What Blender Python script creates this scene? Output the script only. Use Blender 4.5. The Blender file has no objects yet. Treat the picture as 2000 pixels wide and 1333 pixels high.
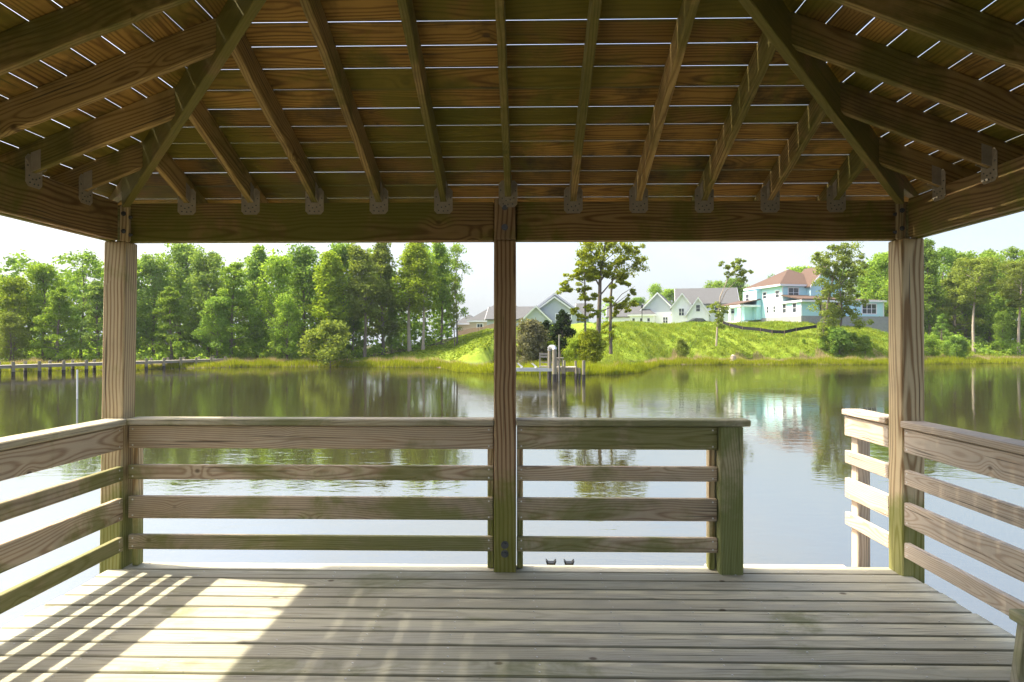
import bpy, bmesh, math, random
import numpy as np
from mathutils import Vector, Matrix
R = math.radians
random.seed(7); RNG = np.random.default_rng(7)
S = bpy.context.scene
COL = S.collection

# ------------------------------------------------------------------ camera, sky, sun, exposure
ZD = 1.18                    # deck surface above the water (z = 0)
CAMX, CAMY, CAMZ = 0.11, -4.122, ZD + 1.4155
cam = bpy.data.cameras.new('camera'); camo = bpy.data.objects.new('camera', cam); COL.objects.link(camo)
cam.sensor_width = 36; cam.lens = 36 * 1292.1 / 2000; cam.clip_start = .02; cam.clip_end = 3000
camo.location = (CAMX, CAMY, CAMZ); camo.rotation_euler = (R(90.2), 0, .0209)
S.camera = camo
SUN_DIR = Vector((-.565, .100, .82)).normalized()        # towards the sun
EL = math.asin(SUN_DIR.z); AZ = math.atan2(SUN_DIR.x, SUN_DIR.y)
SKY_STRENGTH, SUN_STRENGTH, EXPOSURE = .096, 2.0, 2.27
w = bpy.data.worlds.new('World'); S.world = w; w.use_nodes = True
sun = bpy.data.lights.new('sun', 'SUN'); sun.energy = SUN_STRENGTH; sun.angle = R(.8); sun.color = (1, .90, .73)
suno = bpy.data.objects.new('sun', sun); COL.objects.link(suno)
suno.rotation_euler = (-SUN_DIR).to_track_quat('-Z', 'Y').to_euler(); suno.location = (-20, 4, 30)
S.view_settings.view_transform = 'Standard'; S.view_settings.look = 'None'
S.view_settings.exposure = EXPOSURE; S.view_settings.gamma = 1; S.view_settings.use_curve_mapping = False
S.render.engine = 'CYCLES'
S.cycles.max_bounces = 8; S.cycles.diffuse_bounces = 5; S.cycles.glossy_bounces = 4; S.cycles.transmission_bounces = 4
S.cycles.use_denoising = True; S.cycles.sample_clamp_indirect = 6; S.cycles.caustics_reflective = False

# ------------------------------------------------------------------ node helpers
class NT:
    def __init__(s, nt): s.nt = nt; s.n = nt.nodes; s.l = nt.links
    def add(s, t, **k):
        n = s.n.new(t)
        for a, b in k.items(): setattr(n, a, b)
        return n
    def put(s, sock, v):
        if isinstance(v, bpy.types.NodeSocket): s.l.new(v, sock)
        elif isinstance(v, (tuple, list)) and len(v) == 3 and sock.type == 'RGBA': sock.default_value = (*v, 1)
        else: sock.default_value = v
    def m(s, op, a, b=0.0, c=None, clamp=False):
        n = s.add('ShaderNodeMath', operation=op, use_clamp=clamp)
        s.put(n.inputs[0], a); s.put(n.inputs[1], b)
        if c is not None: s.put(n.inputs[2], c)
        return n.outputs[0]
    def xyz(s, x, y, z):
        n = s.add('ShaderNodeCombineXYZ')
        for i, v in enumerate((x, y, z)): s.put(n.inputs[i], v)
        return n.outputs[0]
    def sep(s, v):
        n = s.add('ShaderNodeSeparateXYZ'); s.put(n.inputs[0], v); return n.outputs
    def vmul(s, v, k):
        n = s.add('ShaderNodeVectorMath', operation='MULTIPLY'); s.put(n.inputs[0], v); n.inputs[1].default_value = k; return n.outputs[0]
    def noise(s, v, scale=1.0, detail=2.0, rough=.5, dist=0.0):
        n = s.add('ShaderNodeTexNoise'); s.put(n.inputs['Vector'], v); n.inputs['Scale'].default_value = scale
        n.inputs['Detail'].default_value = detail; n.inputs['Roughness'].default_value = rough; n.inputs['Distortion'].default_value = dist
        return n.outputs['Fac']
    def mix(s, f, a, b, mode='MIX'):
        n = s.add('ShaderNodeMix', data_type='RGBA', blend_type=mode); s.put(n.inputs[0], f); s.put(n.inputs[6], a); s.put(n.inputs[7], b)
        return n.outputs[2]
    def ss(s, v, a, b):
        n = s.add('ShaderNodeMapRange', interpolation_type='SMOOTHSTEP'); s.put(n.inputs[0], v); s.put(n.inputs[1], a); s.put(n.inputs[2], b)
        return n.outputs[0]

# sky: Nishita with thin high cloud laid over the whole dome
T = NT(w.node_tree); T.n.clear()
sky = T.add('ShaderNodeTexSky', sky_type='NISHITA', sun_disc=False, sun_elevation=EL, sun_rotation=AZ % (2 * math.pi))
sky.air_density = 1.0; sky.dust_density = 6.0; sky.ozone_density = 1.0
tc = T.add('ShaderNodeTexCoord')
sx, sy, sz = T.sep(tc.outputs['Generated'])
cv = T.xyz(sx, sy, T.m('MULTIPLY', sz, 2.6))
cl = T.noise(cv, 2.3, 6, .55, .3)
cm = T.ss(cl, .42, .68)
skyc = T.mix(T.m('MULTIPLY', cm, .55), sky.outputs[0], (2.75, 2.85, 2.95))
hzf = T.m('EXPONENT', T.m('MULTIPLY', T.m('ABSOLUTE', sz), -5.5))          # pale haze towards the horizon, all the way round
skyc = T.mix(T.m('MULTIPLY', hzf, .8), skyc, (2.12, 2.30, 2.48))
bg = T.add('ShaderNodeBackground'); T.put(bg.inputs[0], skyc); bg.inputs[1].default_value = SKY_STRENGTH
out = T.add('ShaderNodeOutputWorld'); T.l.new(bg.outputs[0], out.inputs[0])

# ------------------------------------------------------------------ materials
def newmat(name):
    m = bpy.data.materials.new(name); m.use_nodes = True; t = NT(m.node_tree); t.n.clear()
    o = t.add('ShaderNodeOutputMaterial'); return m, t, o
def principled(t, o, col, rough=.7, metal=0.0, spec=.3, normal=None):
    p = t.add('ShaderNodeBsdfPrincipled'); t.put(p.inputs['Base Color'], col); t.put(p.inputs['Roughness'], rough)
    p.inputs['Metallic'].default_value = metal; p.inputs['Specular IOR Level'].default_value = spec
    if normal is not None: t.l.new(normal, p.inputs['Normal'])
    t.l.new(p.outputs[0], o.inputs[0]); return p
def wood(name, light, dark, grain=.75, ring=.0105, moss=0.0, mossz=0.0, stain=.3, stain_col=(.05, .04, .03), grey=0.0, moss_col=(.085, .105, .012), tone=.35, knots=.80, rough=.75, edge=0.0):
    m, t, o = newmat(name)
    tc = t.add('ShaderNodeTexCoord'); x, y, z = t.sep(tc.outputs['Object'])
    r = t.add('ShaderNodeObjectInfo').outputs['Random']
    r2 = t.m('FRACT', t.m('MULTIPLY', r, 17.31)); r3 = t.m('FRACT', t.m('MULTIPLY', r, 53.7))
    xo = t.m('ADD', x, t.m('MULTIPLY', r, 37.0))
    na = t.m('SUBTRACT', t.noise(t.xyz(t.m('MULTIPLY', xo, 1.1), t.m('MULTIPLY', r, 91.), 0.0), 1.0, 2.0), .5)
    nb = t.m('SUBTRACT', t.noise(t.xyz(t.m('MULTIPLY', xo, .9), t.m('MULTIPLY', r, 71.), 9.0), 1.0, 2.0), .5)
    yy = t.m('ADD', y, t.m('ADD', t.m('MULTIPLY', t.m('SUBTRACT', r2, .5), .17), t.m('MULTIPLY', na, .10)))
    zz = t.m('ADD', z, t.m('ADD', t.m('ADD', .025, t.m('MULTIPLY', r3, .08)), t.m('MULTIPLY', nb, .13)))
    vo = t.add('ShaderNodeTexVoronoi', voronoi_dimensions='3D', feature='F1')
    t.put(vo.inputs['Vector'], t.xyz(t.m('MULTIPLY', xo, 4.5), t.m('ADD', t.m('MULTIPLY', y, 6.), t.m('MULTIPLY', r, 50.)), t.m('MULTIPLY', z, 2.)))
    vo.inputs['Scale'].default_value = 1
    d = vo.outputs['Distance']; kc = t.sep(vo.outputs['Color'])[0]; km = t.m('GREATER_THAN', kc, knots)
    kg = t.m('MULTIPLY', km, t.m('EXPONENT', t.m('MULTIPLY', t.m('POWER', t.m('DIVIDE', d, .26), 2.), -1.)))
    fine = t.noise(t.xyz(t.m('MULTIPLY', xo, 2.5), t.m('MULTIPLY', y, 28.), t.m('MULTIPLY', z, 28.)), 1.0, 2.0)
    rad = t.m('SQRT', t.m('ADD', t.m('MULTIPLY', yy, yy), t.m('MULTIPLY', zz, zz)))
    rad = t.m('ADD', rad, t.m('ADD', t.m('MULTIPLY', kg, .028), t.m('MULTIPLY', fine, .006)))
    rg = t.m('ADD', t.m('MULTIPLY', t.m('SINE', t.m('MULTIPLY', rad, 6.2832 / ring)), .5), .5)
    rg = t.m('POWER', rg, 2.2)
    fib = t.noise(t.xyz(t.m('MULTIPLY', xo, 5.), t.m('MULTIPLY', y, 210.), t.m('MULTIPLY', z, 210.)), 1.0, 3.0, .6)
    blotch = t.noise(t.xyz(t.m('MULTIPLY', xo, 1.7), t.m('MULTIPLY', y, 9.), t.m('MULTIPLY', z, 9.)), 1.0, 4.0, .6)
    gf = t.m('ADD', t.m('MULTIPLY', rg, grain), t.m('MULTIPLY', t.m('SUBTRACT', fib, .5), .9), clamp=True)
    gf = t.m('MULTIPLY', gf, t.m('ADD', .45, t.m('MULTIPLY', blotch, 1.1)), clamp=True)
    c = t.mix(gf, light, dark)
    tn = t.m('ADD', 1 - tone / 2, t.m('MULTIPLY', r2, tone))
    c = t.mix(1.0, c, t.xyz(tn, tn, tn), 'MULTIPLY')
    if grey: c = t.mix(t.m('MULTIPLY', t.ss(blotch, .35, .7), grey), c, (.36, .35, .31))
    geo = t.add('ShaderNodeNewGeometry'); P = geo.outputs['Position']; pz = t.sep(P)[2]
    sn = t.noise(t.xyz(t.m('ADD', t.sep(P)[0], t.m('MULTIPLY', r, 3.)), t.sep(P)[1], pz), 2.3, 5.0, .62)
    c = t.mix(t.m('MULTIPLY', t.ss(sn, .48, .72), stain), c, stain_col)
    kd = t.m('MULTIPLY', km, t.m('SUBTRACT', 1.0, t.ss(d, .05, .12)))
    c = t.mix(t.m('MULTIPLY', kd, .8), c, (.07, .04, .02))
    # short dark checks along the grain
    ck = t.noise(t.xyz(t.m('MULTIPLY', xo, 1.6), t.m('MULTIPLY', y, 75.), t.m('MULTIPLY', z, 75.)), 1.0, 1.0)
    c = t.mix(t.m('MULTIPLY', t.ss(ck, .67, .73), .7), c, (.05, .042, .03))
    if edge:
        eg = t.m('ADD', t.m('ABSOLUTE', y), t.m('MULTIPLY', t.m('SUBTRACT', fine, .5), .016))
        c = t.mix(t.m('MULTIPLY', t.ss(eg, .055, .0685), edge), c, (.085, .085, .04))  # grime in the deck joints; on roof boards, seam shadow painted into the colour
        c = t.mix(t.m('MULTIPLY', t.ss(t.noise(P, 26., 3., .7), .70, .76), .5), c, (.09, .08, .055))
    if moss or mossz:
        mn = t.noise(P, 1.25, 6.0, .66, .4)
        hz = t.m('MULTIPLY', t.m('SUBTRACT', 1.0, t.ss(pz, ZD + .02, ZD + .75)), mossz)
        mf = t.ss(t.m('ADD', t.m('ADD', mn, t.m('MULTIPLY', t.m('SUBTRACT', r3, .5), .16)), t.m('ADD', hz, (moss - .42) * .42)), .47, .63)
        mf = t.m('MULTIPLY', mf, t.m('ADD', .55, t.m('MULTIPLY', fib, .55)), clamp=True)
        c = t.mix(t.m('MULTIPLY', mf, .86), c, moss_col)
    bp = t.add('ShaderNodeBump'); bp.inputs['Strength'].default_value = .35; bp.inputs['Distance'].default_value = .004
    t.put(bp.inputs['Height'], t.m('SUBTRACT', t.m('ADD', fib, t.m('MULTIPLY', rg, -.3)), t.m('MULTIPLY', t.ss(ck, .67, .73), .8)))
    principled(t, o, c, rough, 0, .25, bp.outputs[0]); return m
def plain(name, col, rough=.7, metal=0, var=.2, scale=6., spec=.3, bump=0):
    m, t, o = newmat(name)
    tc = t.add('ShaderNodeTexCoord'); n = t.noise(tc.outputs['Object'], scale, 5, .6)
    k = t.m('ADD', 1 - var, t.m('MULTIPLY', n, 2 * var)); c = t.mix(1., col, t.xyz(k, k, k), 'MULTIPLY')
    nm = None
    if bump:
        b = t.add('ShaderNodeBump'); b.inputs['Strength'].default_value = bump; b.inputs['Distance'].default_value = .02; t.put(b.inputs['Height'], n); nm = b.outputs[0]
    principled(t, o, c, rough, metal, spec, nm); return m
def leafmat(name, a, b, trans=.38):
    m, t, o = newmat(name)
    at = t.add('ShaderNodeAttribute', attribute_name='tint'); r = t.add('ShaderNodeObjectInfo').outputs['Random']
    c = t.mix(at.outputs['Fac'], a, b)
    k = t.m('ADD', .82, t.m('MULTIPLY', r, .36)); c = t.mix(1., c, t.xyz(k, k, t.m('MULTIPLY', k, .9)), 'MULTIPLY')
    df = t.add('ShaderNodeBsdfDiffuse'); tr = t.add('ShaderNodeBsdfTranslucent'); mx = t.add('ShaderNodeMixShader')
    t.put(df.inputs[0], c); t.put(tr.inputs[0], t.mix(1., c, (1.15, 1.1, .5), 'MULTIPLY')); mx.inputs[0].default_value = trans
    t.l.new(df.outputs[0], mx.inputs[1]); t.l.new(tr.outputs[0], mx.inputs[2]); t.l.new(mx.outputs[0], o.inputs[0]); return m

M = {}
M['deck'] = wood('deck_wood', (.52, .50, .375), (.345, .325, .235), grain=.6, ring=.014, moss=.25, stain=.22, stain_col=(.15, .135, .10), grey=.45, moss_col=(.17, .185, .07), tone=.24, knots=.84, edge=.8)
M['rail'] = wood('rail_wood', (.53, .43, .30), (.29, .19, .115), grain=.9, ring=.013, moss=.40, stain=.25, stain_col=(.14, .11, .08), grey=.25, moss_col=(.135, .16, .025), mossz=.16)
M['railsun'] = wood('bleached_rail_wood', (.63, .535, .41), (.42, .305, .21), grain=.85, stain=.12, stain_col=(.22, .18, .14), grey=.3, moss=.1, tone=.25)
M['cap'] = wood('cap_wood', (.48, .43, .30), (.30, .25, .155), grain=.6, moss=.42, stain=.25, stain_col=(.16, .14, .1), grey=.5, moss_col=(.13, .15, .04))
M['post'] = wood('post_wood', (.58, .47, .28), (.27, .175, .085), grain=1.0, ring=.022, moss=.2, mossz=.42, stain=.2, stain_col=(.14, .11, .07), moss_col=(.14, .18, .02))
M['postmid'] = wood('brown_post_wood', (.46, .33, .19), (.19, .10, .052), grain=1.0, ring=.026, moss=.12, mossz=.5, stain=.2, moss_col=(.13, .165, .012))
M['postgreen'] = wood('green_post_wood', (.36, .33, .20), (.21, .18, .09), grain=.8, ring=.016, moss=.46, mossz=.3, stain=.2, moss_col=(.12, .16, .03))
M['bench'] = wood('bench_wood', (.44, .40, .28), (.27, .235, .15), grain=.7, ring=.016, moss=.5, stain=.25, stain_col=(.16, .14, .09), grey=.4, moss_col=(.16, .19, .04))
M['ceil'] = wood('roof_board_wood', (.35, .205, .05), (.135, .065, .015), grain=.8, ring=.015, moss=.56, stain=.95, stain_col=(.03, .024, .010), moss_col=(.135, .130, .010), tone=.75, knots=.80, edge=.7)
M['rafter'] = wood('rafter_wood', (.42, .295, .115), (.20, .12, .042), grain=.85, ring=.015, moss=.54, stain=.6, stain_col=(.05, .04, .02), moss_col=(.09, .10, .012), tone=.4)
M['hip'] = wood('hip_wood', (.26, .17, .075), (.13, .075, .03), grain=.6, moss=.72, stain=.4, moss_col=(.12, .125, .015))
M['beam'] = wood('beam_wood', (.36, .245, .105), (.155, .085, .032), grain=.95, ring=.017, moss=.58, stain=.4, stain_col=(.05, .045, .02), moss_col=(.115, .135, .010))
M['under'] = wood('framing_wood', (.25, .2, .13), (.14, .1, .06), moss=.3)
M['galv'] = plain('weathered_galvanised_steel', (.35, .31, .245), .6, 0, .3, 30)
M['bolt'] = plain('dark_bolt_steel', (.10, .105, .11), .45, .7, .3, 40)
M['black'] = plain('black_rubber', (.015, .015, .015), .5)
M['nail'] = plain('nail_steel', (.62, .62, .60), .5, .2)

# water: dark tidal creek, mirror-like, with small ripples
m, t, o = newmat('creek_water')
P = t.add('ShaderNodeNewGeometry').outputs['Position']
px_, py_, pz_ = t.sep(P)
n1 = t.noise(t.xyz(t.m('MULTIPLY', px_, 1.4), t.m('MULTIPLY', py_, 2.6), 0.), 1.0, 3., .5, .6)
n2 = t.noise(t.xyz(t.m('MULTIPLY', px_, 6.), t.m('MULTIPLY', py_, 9.), 3.), 1.0, 2., .5, .4)
n3 = t.noise(t.xyz(t.m('MULTIPLY', px_, .10), t.m('MULTIPLY', py_, .16), 7.), 1.0, 2.)
calm = t.ss(n3, .38, .62)
h = t.m('MULTIPLY', t.m('ADD', n1, t.m('MULTIPLY', n2, .25)), t.m('ADD', .35, t.m('MULTIPLY', calm, .65)))
bp = t.add('ShaderNodeBump'); bp.inputs['Strength'].default_value = .5; bp.inputs['Distance'].default_value = .014; t.put(bp.inputs['Height'], h)
df = t.add('ShaderNodeBsdfDiffuse'); t.put(df.inputs[0], (.075, .064, .03))
gl = t.add('ShaderNodeBsdfGlossy'); t.put(gl.inputs[0], (.72, .745, .73)); gl.inputs['Roughness'].default_value = .03; t.l.new(bp.outputs[0], gl.inputs['Normal'])
lw = t.add('ShaderNodeLayerWeight'); lw.inputs[0].default_value = .5; t.l.new(bp.outputs[0], lw.inputs['Normal'])
mx = t.add('ShaderNodeMixShader'); t.put(mx.inputs[0], t.m('ADD', -.10, t.m('MULTIPLY', lw.outputs['Facing'], 1.03), clamp=True))
t.l.new(df.outputs[0], mx.inputs[1]); t.l.new(gl.outputs[0], mx.inputs[2]); t.l.new(mx.outputs[0], o.inputs[0]); M['water'] = m

# land: mud, marsh floor, lawn and weedy bank by attribute
m, t, o = newmat('bank_ground')
P = t.add('ShaderNodeNewGeometry').outputs['Position']
n = t.noise(P, .5, 6, .65); nf = t.noise(P, 3.5, 4, .6); pz = t.sep(P)[2]
g = t.mix(t.ss(n, .35, .65), (.15, .22, .016), (.22, .28, .03)); g = t.mix(t.ss(nf, .45, .75), g, (.07, .12, .012))
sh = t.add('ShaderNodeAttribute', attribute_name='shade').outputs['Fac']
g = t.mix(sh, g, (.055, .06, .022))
mud = t.mix(n, (.10, .085, .05), (.16, .13, .08))
g = t.mix(t.ss(pz, .25, .8), mud, g)
principled(t, o, g, .9, 0, .1); M['ground'] = m
def leafset(k, a, b, tr=.38): M[k] = leafmat(k, a, b, tr)
leafset('leaf_mid', (.155, .265, .05), (.34, .48, .10), .57)
leafset('leaf_deep', (.125, .23, .055), (.27, .41, .10), .57)
leafset('leaf_blue', (.155, .26, .08), (.33, .46, .15), .57)
leafset('leaf_lime', (.19, .28, .03), (.34, .44, .06), .52)
leafset('leaf_olive', (.16, .22, .045), (.29, .36, .09), .5)
leafset('leaf_gold', (.20, .26, .02), (.34, .39, .04), .5)
leafset('leaf_dark', (.02, .042, .018), (.045, .075, .026))
leafset('leaf_grey', (.15, .15, .085), (.26, .26, .16))
leafset('marsh', (.22, .27, .015), (.36, .40, .035), .45)
leafset('reed', (.33, .265, .18), (.50, .41, .31), .4)
leafset('weed', (.13, .205, .028), (.30, .355, .055), .4)
M['bark'] = plain('grey_bark', (.17, .14, .105), .9, 0, .35, 3.)
M['palebark'] = plain('pale_bark', (.36, .30, .23), .9, 0, .3, 3.)
M['pile'] = plain('grey_piling_wood', (.25, .225, .16), .85, 0, .3, 3.)
M['darkpile'] = plain('wet_dark_piling', (.035, .03, .03), .6, 0, .3, 3.)
M['planks'] = plain('silvered_planks', (.29, .27, .22), .85, 0, .2, 2.)
M['pvc'] = plain('white_plastic', (.75, .75, .72), .5, 0, .08)
M['alu'] = plain('aluminium', (.42, .44, .46), .4, .6, .1)
M['teal'] = plain('pale_teal_siding', (.46, .72, .80), .7, 0, .04, 1.)
M['white'] = plain('white_paint', (.74, .75, .80), .6, 0, .04, 1.)
M['greywall'] = plain('pale_grey_siding', (.40, .44, .51), .7, 0, .05, 1.)
M['tanwall'] = plain('tan_siding', (.50, .42, .33), .7, 0, .05, 1.)
M['roofred'] = plain('brown_shingle', (.105, .068, .05), .9, 0, .18, 2.)
M['roofgrey'] = plain('grey_shingle', (.105, .108, .11), .9, 0, .15, 2.)
M['roofdark'] = plain('charcoal_shingle', (.13, .13, .135), .9, 0, .15, 2.)
M['stone'] = plain('grey_block', (.30, .30, .30), .9, 0, .25, 2.)
M['glass'] = plain('window_glass', (.04, .05, .06), .08, 0, .1, 1., .6)
M['cedar'] = plain('tan_post', (.42, .31, .2), .8)
M['fence'] = plain('brown_fence_boards', (.27, .185, .13), .85, 0, .25, 1.5)
M['silt'] = plain('black_silt_fabric', (.02, .02, .022), .7)
M['carpaint'] = plain('dark_car_paint', (.02, .022, .026), .25, 0, .05, 1., .6)

# ------------------------------------------------------------------ object helpers
def empty(name, loc=(0, 0, 0), label=None, cat=None, group=None, rz=0):
    o = bpy.data.objects.new(name, None); COL.objects.link(o); o.location = loc; o.rotation_euler = (0, 0, rz); o.empty_display_size = .1
    tag(o, label, cat, group); return o
def tag(o, label=None, cat=None, group=None, kind=None):
    for k, v in (('label', label), ('category', cat), ('group', group), ('kind', kind)):
        if v: o[k] = v
    return o
def link(name, me, mat=None, parent=None):
    if mat is not None and not me.materials: me.materials.append(mat)
    o = bpy.data.objects.new(name, me); COL.objects.link(o)
    if parent is not None: o.parent = parent
    return o
def frame(origin, xd, zd):
    x = Vector(xd).normalized(); z = Vector(zd); z = (z - x * z.dot(x)).normalized(); y = z.cross(x)
    mt = Matrix((x, y, z)).transposed().to_4x4(); mt.translation = Vector(origin); return mt
HEX = [(0, 3, 2, 1), (4, 5, 6, 7), (0, 1, 5, 4), (1, 2, 6, 5), (2, 3, 7, 6), (3, 0, 4, 7)]
def solid(name, v8, mt, mat, parent, bevel=.004):
    """eight world corners (four below, four above), held in the frame mt whose x axis is the grain"""
    inv = mt.inverted(); bm = bmesh.new(); vs = [bm.verts.new(inv @ Vector(v)) for v in v8]
    for f in HEX: bm.faces.new([vs[i] for i in f])
    bmesh.ops.recalc_face_normals(bm, faces=bm.faces)
    if bevel: bmesh.ops.bevel(bm, geom=list(bm.edges), offset=bevel, segments=1, affect='EDGES')
    me = bpy.data.meshes.new(name); bm.to_mesh(me); bm.free()
    o = link(name, me, mat, parent)
    pm = Matrix.Identity(4)
    p = parent
    while p is not None: pm = p.matrix_basis @ pm; p = p.parent
    o.matrix_basis = pm.inverted() @ mt; return o
def board(name, lo, hi, mat, parent, axis=0, bevel=.004, jit=0.0):
    """axis aligned plank between two world corners; axis = grain direction"""
    a, b = Vector(lo), Vector(hi); c = (a + b) / 2; d = b - a
    other = [i for i in range(3) if i != axis]; thin = min(other, key=lambda i: d[i])
    xd = Vector((0, 0, 0)); xd[axis] = 1; zd = Vector((0, 0, 0)); zd[thin] = 1
    v = [(a.x, a.y, a.z), (b.x, a.y, a.z), (b.x, b.y, a.z), (a.x, b.y, a.z), (a.x, a.y, b.z), (b.x, a.y, b.z), (b.x, b.y, b.z), (a.x, b.y, b.z)]
    o = solid(name, v, frame(c, xd, zd), mat, parent, bevel)
    if jit: o.rotation_euler.rotate_axis('Z', random.uniform(-jit, jit))
    return o
class MB:
    """collects simple shapes into one mesh"""
    def __init__(s): s.v = []; s.f = []
    def poly(s, vs, fs):
        k = len(s.v); s.v += [tuple(v) for v in vs]; s.f += [tuple(i + k for i in f) for f in fs]; return s
    def box(s, lo, hi):
        a, b = lo, hi
        return s.poly([(a[0], a[1], a[2]), (b[0], a[1], a[2]), (b[0], b[1], a[2]), (a[0], b[1], a[2]), (a[0], a[1], b[2]), (b[0], a[1], b[2]), (b[0], b[1], b[2]), (a[0], b[1], b[2])], HEX)
    def tube(s, pts, rad, n=8, cap=True):
        pts = [Vector(p) for p in pts]; k0 = len(s.v)
        for i, p in enumerate(pts):
            d = (pts[min(i + 1, len(pts) - 1)] - pts[max(i - 1, 0)]).normalized()
            u = d.orthogonal().normalized() if abs(d.z) < .9 else Vector((1, 0, 0)); u = (u - d * u.dot(d)).normalized(); wv = d.cross(u)
            r = rad[i] if isinstance(rad, (list, tuple)) else rad
            for j in range(n):
                a = 2 * math.pi * j / n; s.v.append(tuple(p + (u * math.cos(a) + wv * math.sin(a)) * r))
        for i in range(len(pts) - 1):
            for j in range(n):
                q = k0 + i * n; s.f.append((q + j, q + (j + 1) % n, q + n + (j + 1) % n, q + n + j))
        if cap:
            s.f.append(tuple(k0 + j for j in reversed(range(n)))); e = k0 + (len(pts) - 1) * n; s.f.append(tuple(e + j for j in range(n)))
        return s
    def extrude(s, prof, d):
        """flat polygon (list of 3D points) thickened by the vector d"""
        n = len(prof); d = Vector(d); vs = [Vector(p) for p in prof] + [Vector(p) + d for p in prof]
        return s.poly(vs, [tuple(range(n)), tuple(reversed(range(n, 2 * n)))] + [(i, i + n, (i + 1) % n + n, (i + 1) % n) for i in range(n)])
    def mesh(s, name, fix=True):
        me = bpy.data.meshes.new(name); me.from_pydata(s.v, [], s.f)
        if fix:
            bm = bmesh.new(); bm.from_mesh(me); bmesh.ops.recalc_face_normals(bm, faces=bm.faces); bm.to_mesh(me); bm.free()
        return me
    def build(s, name, mat, parent=None): return link(name, s.mesh(name), mat, parent)
def copy_tree(o, parent=None):
    c = o.copy(); COL.objects.link(c)
    if parent is not None: c.parent = parent
    for ch in list(o.children): copy_tree(ch, c)
    return c
F = 1292.1
def at(px, D, z=0.0):                      # a point at distance D ahead of the deck's viewpoint, on the bearing of column px
    return Vector((CAMX + D * math.tan(math.atan((px - 1000) / F) - .0209), CAMY + D, z))
def hz(py, D): return CAMZ - (py - 671) / F * D

# ------------------------------------------------------------------ the land
SH = [(-700, 66), (-200, 63), (0, 61), (200, 63), (480, 72), (640, 74), (860, 71), (893, 60), (960, 57), (1100, 54), (1195, 55), (1250, 59), (1285, 76), (1330, 81), (1500, 82), (1720, 82), (1820, 85), (2000, 90), (2400, 100), (2900, 110)]
SHX = np.array([at(p, d).x for p, d in SH]); SHD = np.array([d for p, d in SH], float)
AMPX = [-90, -30, -22, -13, -5, 3, 10, 40, 52, 62, 75, 120]; AMPV = [1.2, 1.1, 1.7, 3.1, 4.4, 5.0, 5.4, 5.7, 5.2, 2.8, 1.6, 1.5]
def shore(x): return np.interp(x, SHX, SHD)
def ground(x, d):
    x = np.asarray(x, float); d = np.asarray(d, float)
    s = d - shore(x); a = np.interp(x, AMPX, AMPV)
    far = np.where(x < -4, 34., 20.); st = np.where(x < -4, 4., 4.5)
    base = shore(x); st = st + np.clip((74 - base), 0, 25) * np.where(x > -4, .9, .3)
    k = np.clip((s - st) / far, 0, 1); k = 1 - (1 - np.clip((s - st) / np.where(x > -4, 18., 30.), 0, 1)) ** 2
    h = np.where(s < 0, np.maximum(-.9, s * .25), np.minimum(.22, s * .2)) + k * (a - .2)
    h = h + k * (np.sin(x * .5 + d * .31) * .14 + np.sin(x * 1.3 - d * .9) * .07)
    return h
def gpt(px, D):
    p = at(px, D); p.z = float(ground(p.x, D)); return p
gx = np.concatenate([np.linspace(-320, -95, 24), np.linspace(-90, 110, 240), np.linspace(115, 340, 24)])
gd = np.concatenate([np.linspace(44, 125, 130), np.linspace(128, 420, 40)])
GX, GD = np.meshgrid(gx, gd); GZ = ground(GX, GD)
vs = np.stack([GX.ravel(), GD.ravel() + CAMY, GZ.ravel()], 1); nx = len(gx)
fs = [(j * nx + i, j * nx + i + 1, (j + 1) * nx + i + 1, (j + 1) * nx + i) for j in range(len(gd) - 1) for i in range(nx - 1)]
me = bpy.data.meshes.new('bank'); me.from_pydata(vs.tolist(), [], fs); me.polygons.foreach_set('use_smooth', [True] * len(fs))
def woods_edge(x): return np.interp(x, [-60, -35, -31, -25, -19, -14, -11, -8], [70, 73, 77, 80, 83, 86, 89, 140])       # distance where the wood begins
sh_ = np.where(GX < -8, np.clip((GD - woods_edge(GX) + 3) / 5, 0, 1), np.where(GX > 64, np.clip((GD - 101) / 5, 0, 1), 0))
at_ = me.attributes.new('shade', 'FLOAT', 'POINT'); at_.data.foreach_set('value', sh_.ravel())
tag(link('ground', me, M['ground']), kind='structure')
# near water sheet, running out under the banks and past the camera
wm = MB().poly([(-600, -300, 0), (600, -300, 0), (600, 420, 0), (-600, 420, 0)], [(0, 1, 2, 3)])
tag(wm.build('water', M['water']), kind='structure')
fb = MB().poly([(-630, -330, -1.1), (630, -330, -1.1), (630, 450, -1.1), (-630, 450, -1.1)], [(0, 1, 2, 3)])
tag(fb.build('creek_bed', M['ground']), kind='structure')

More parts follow.
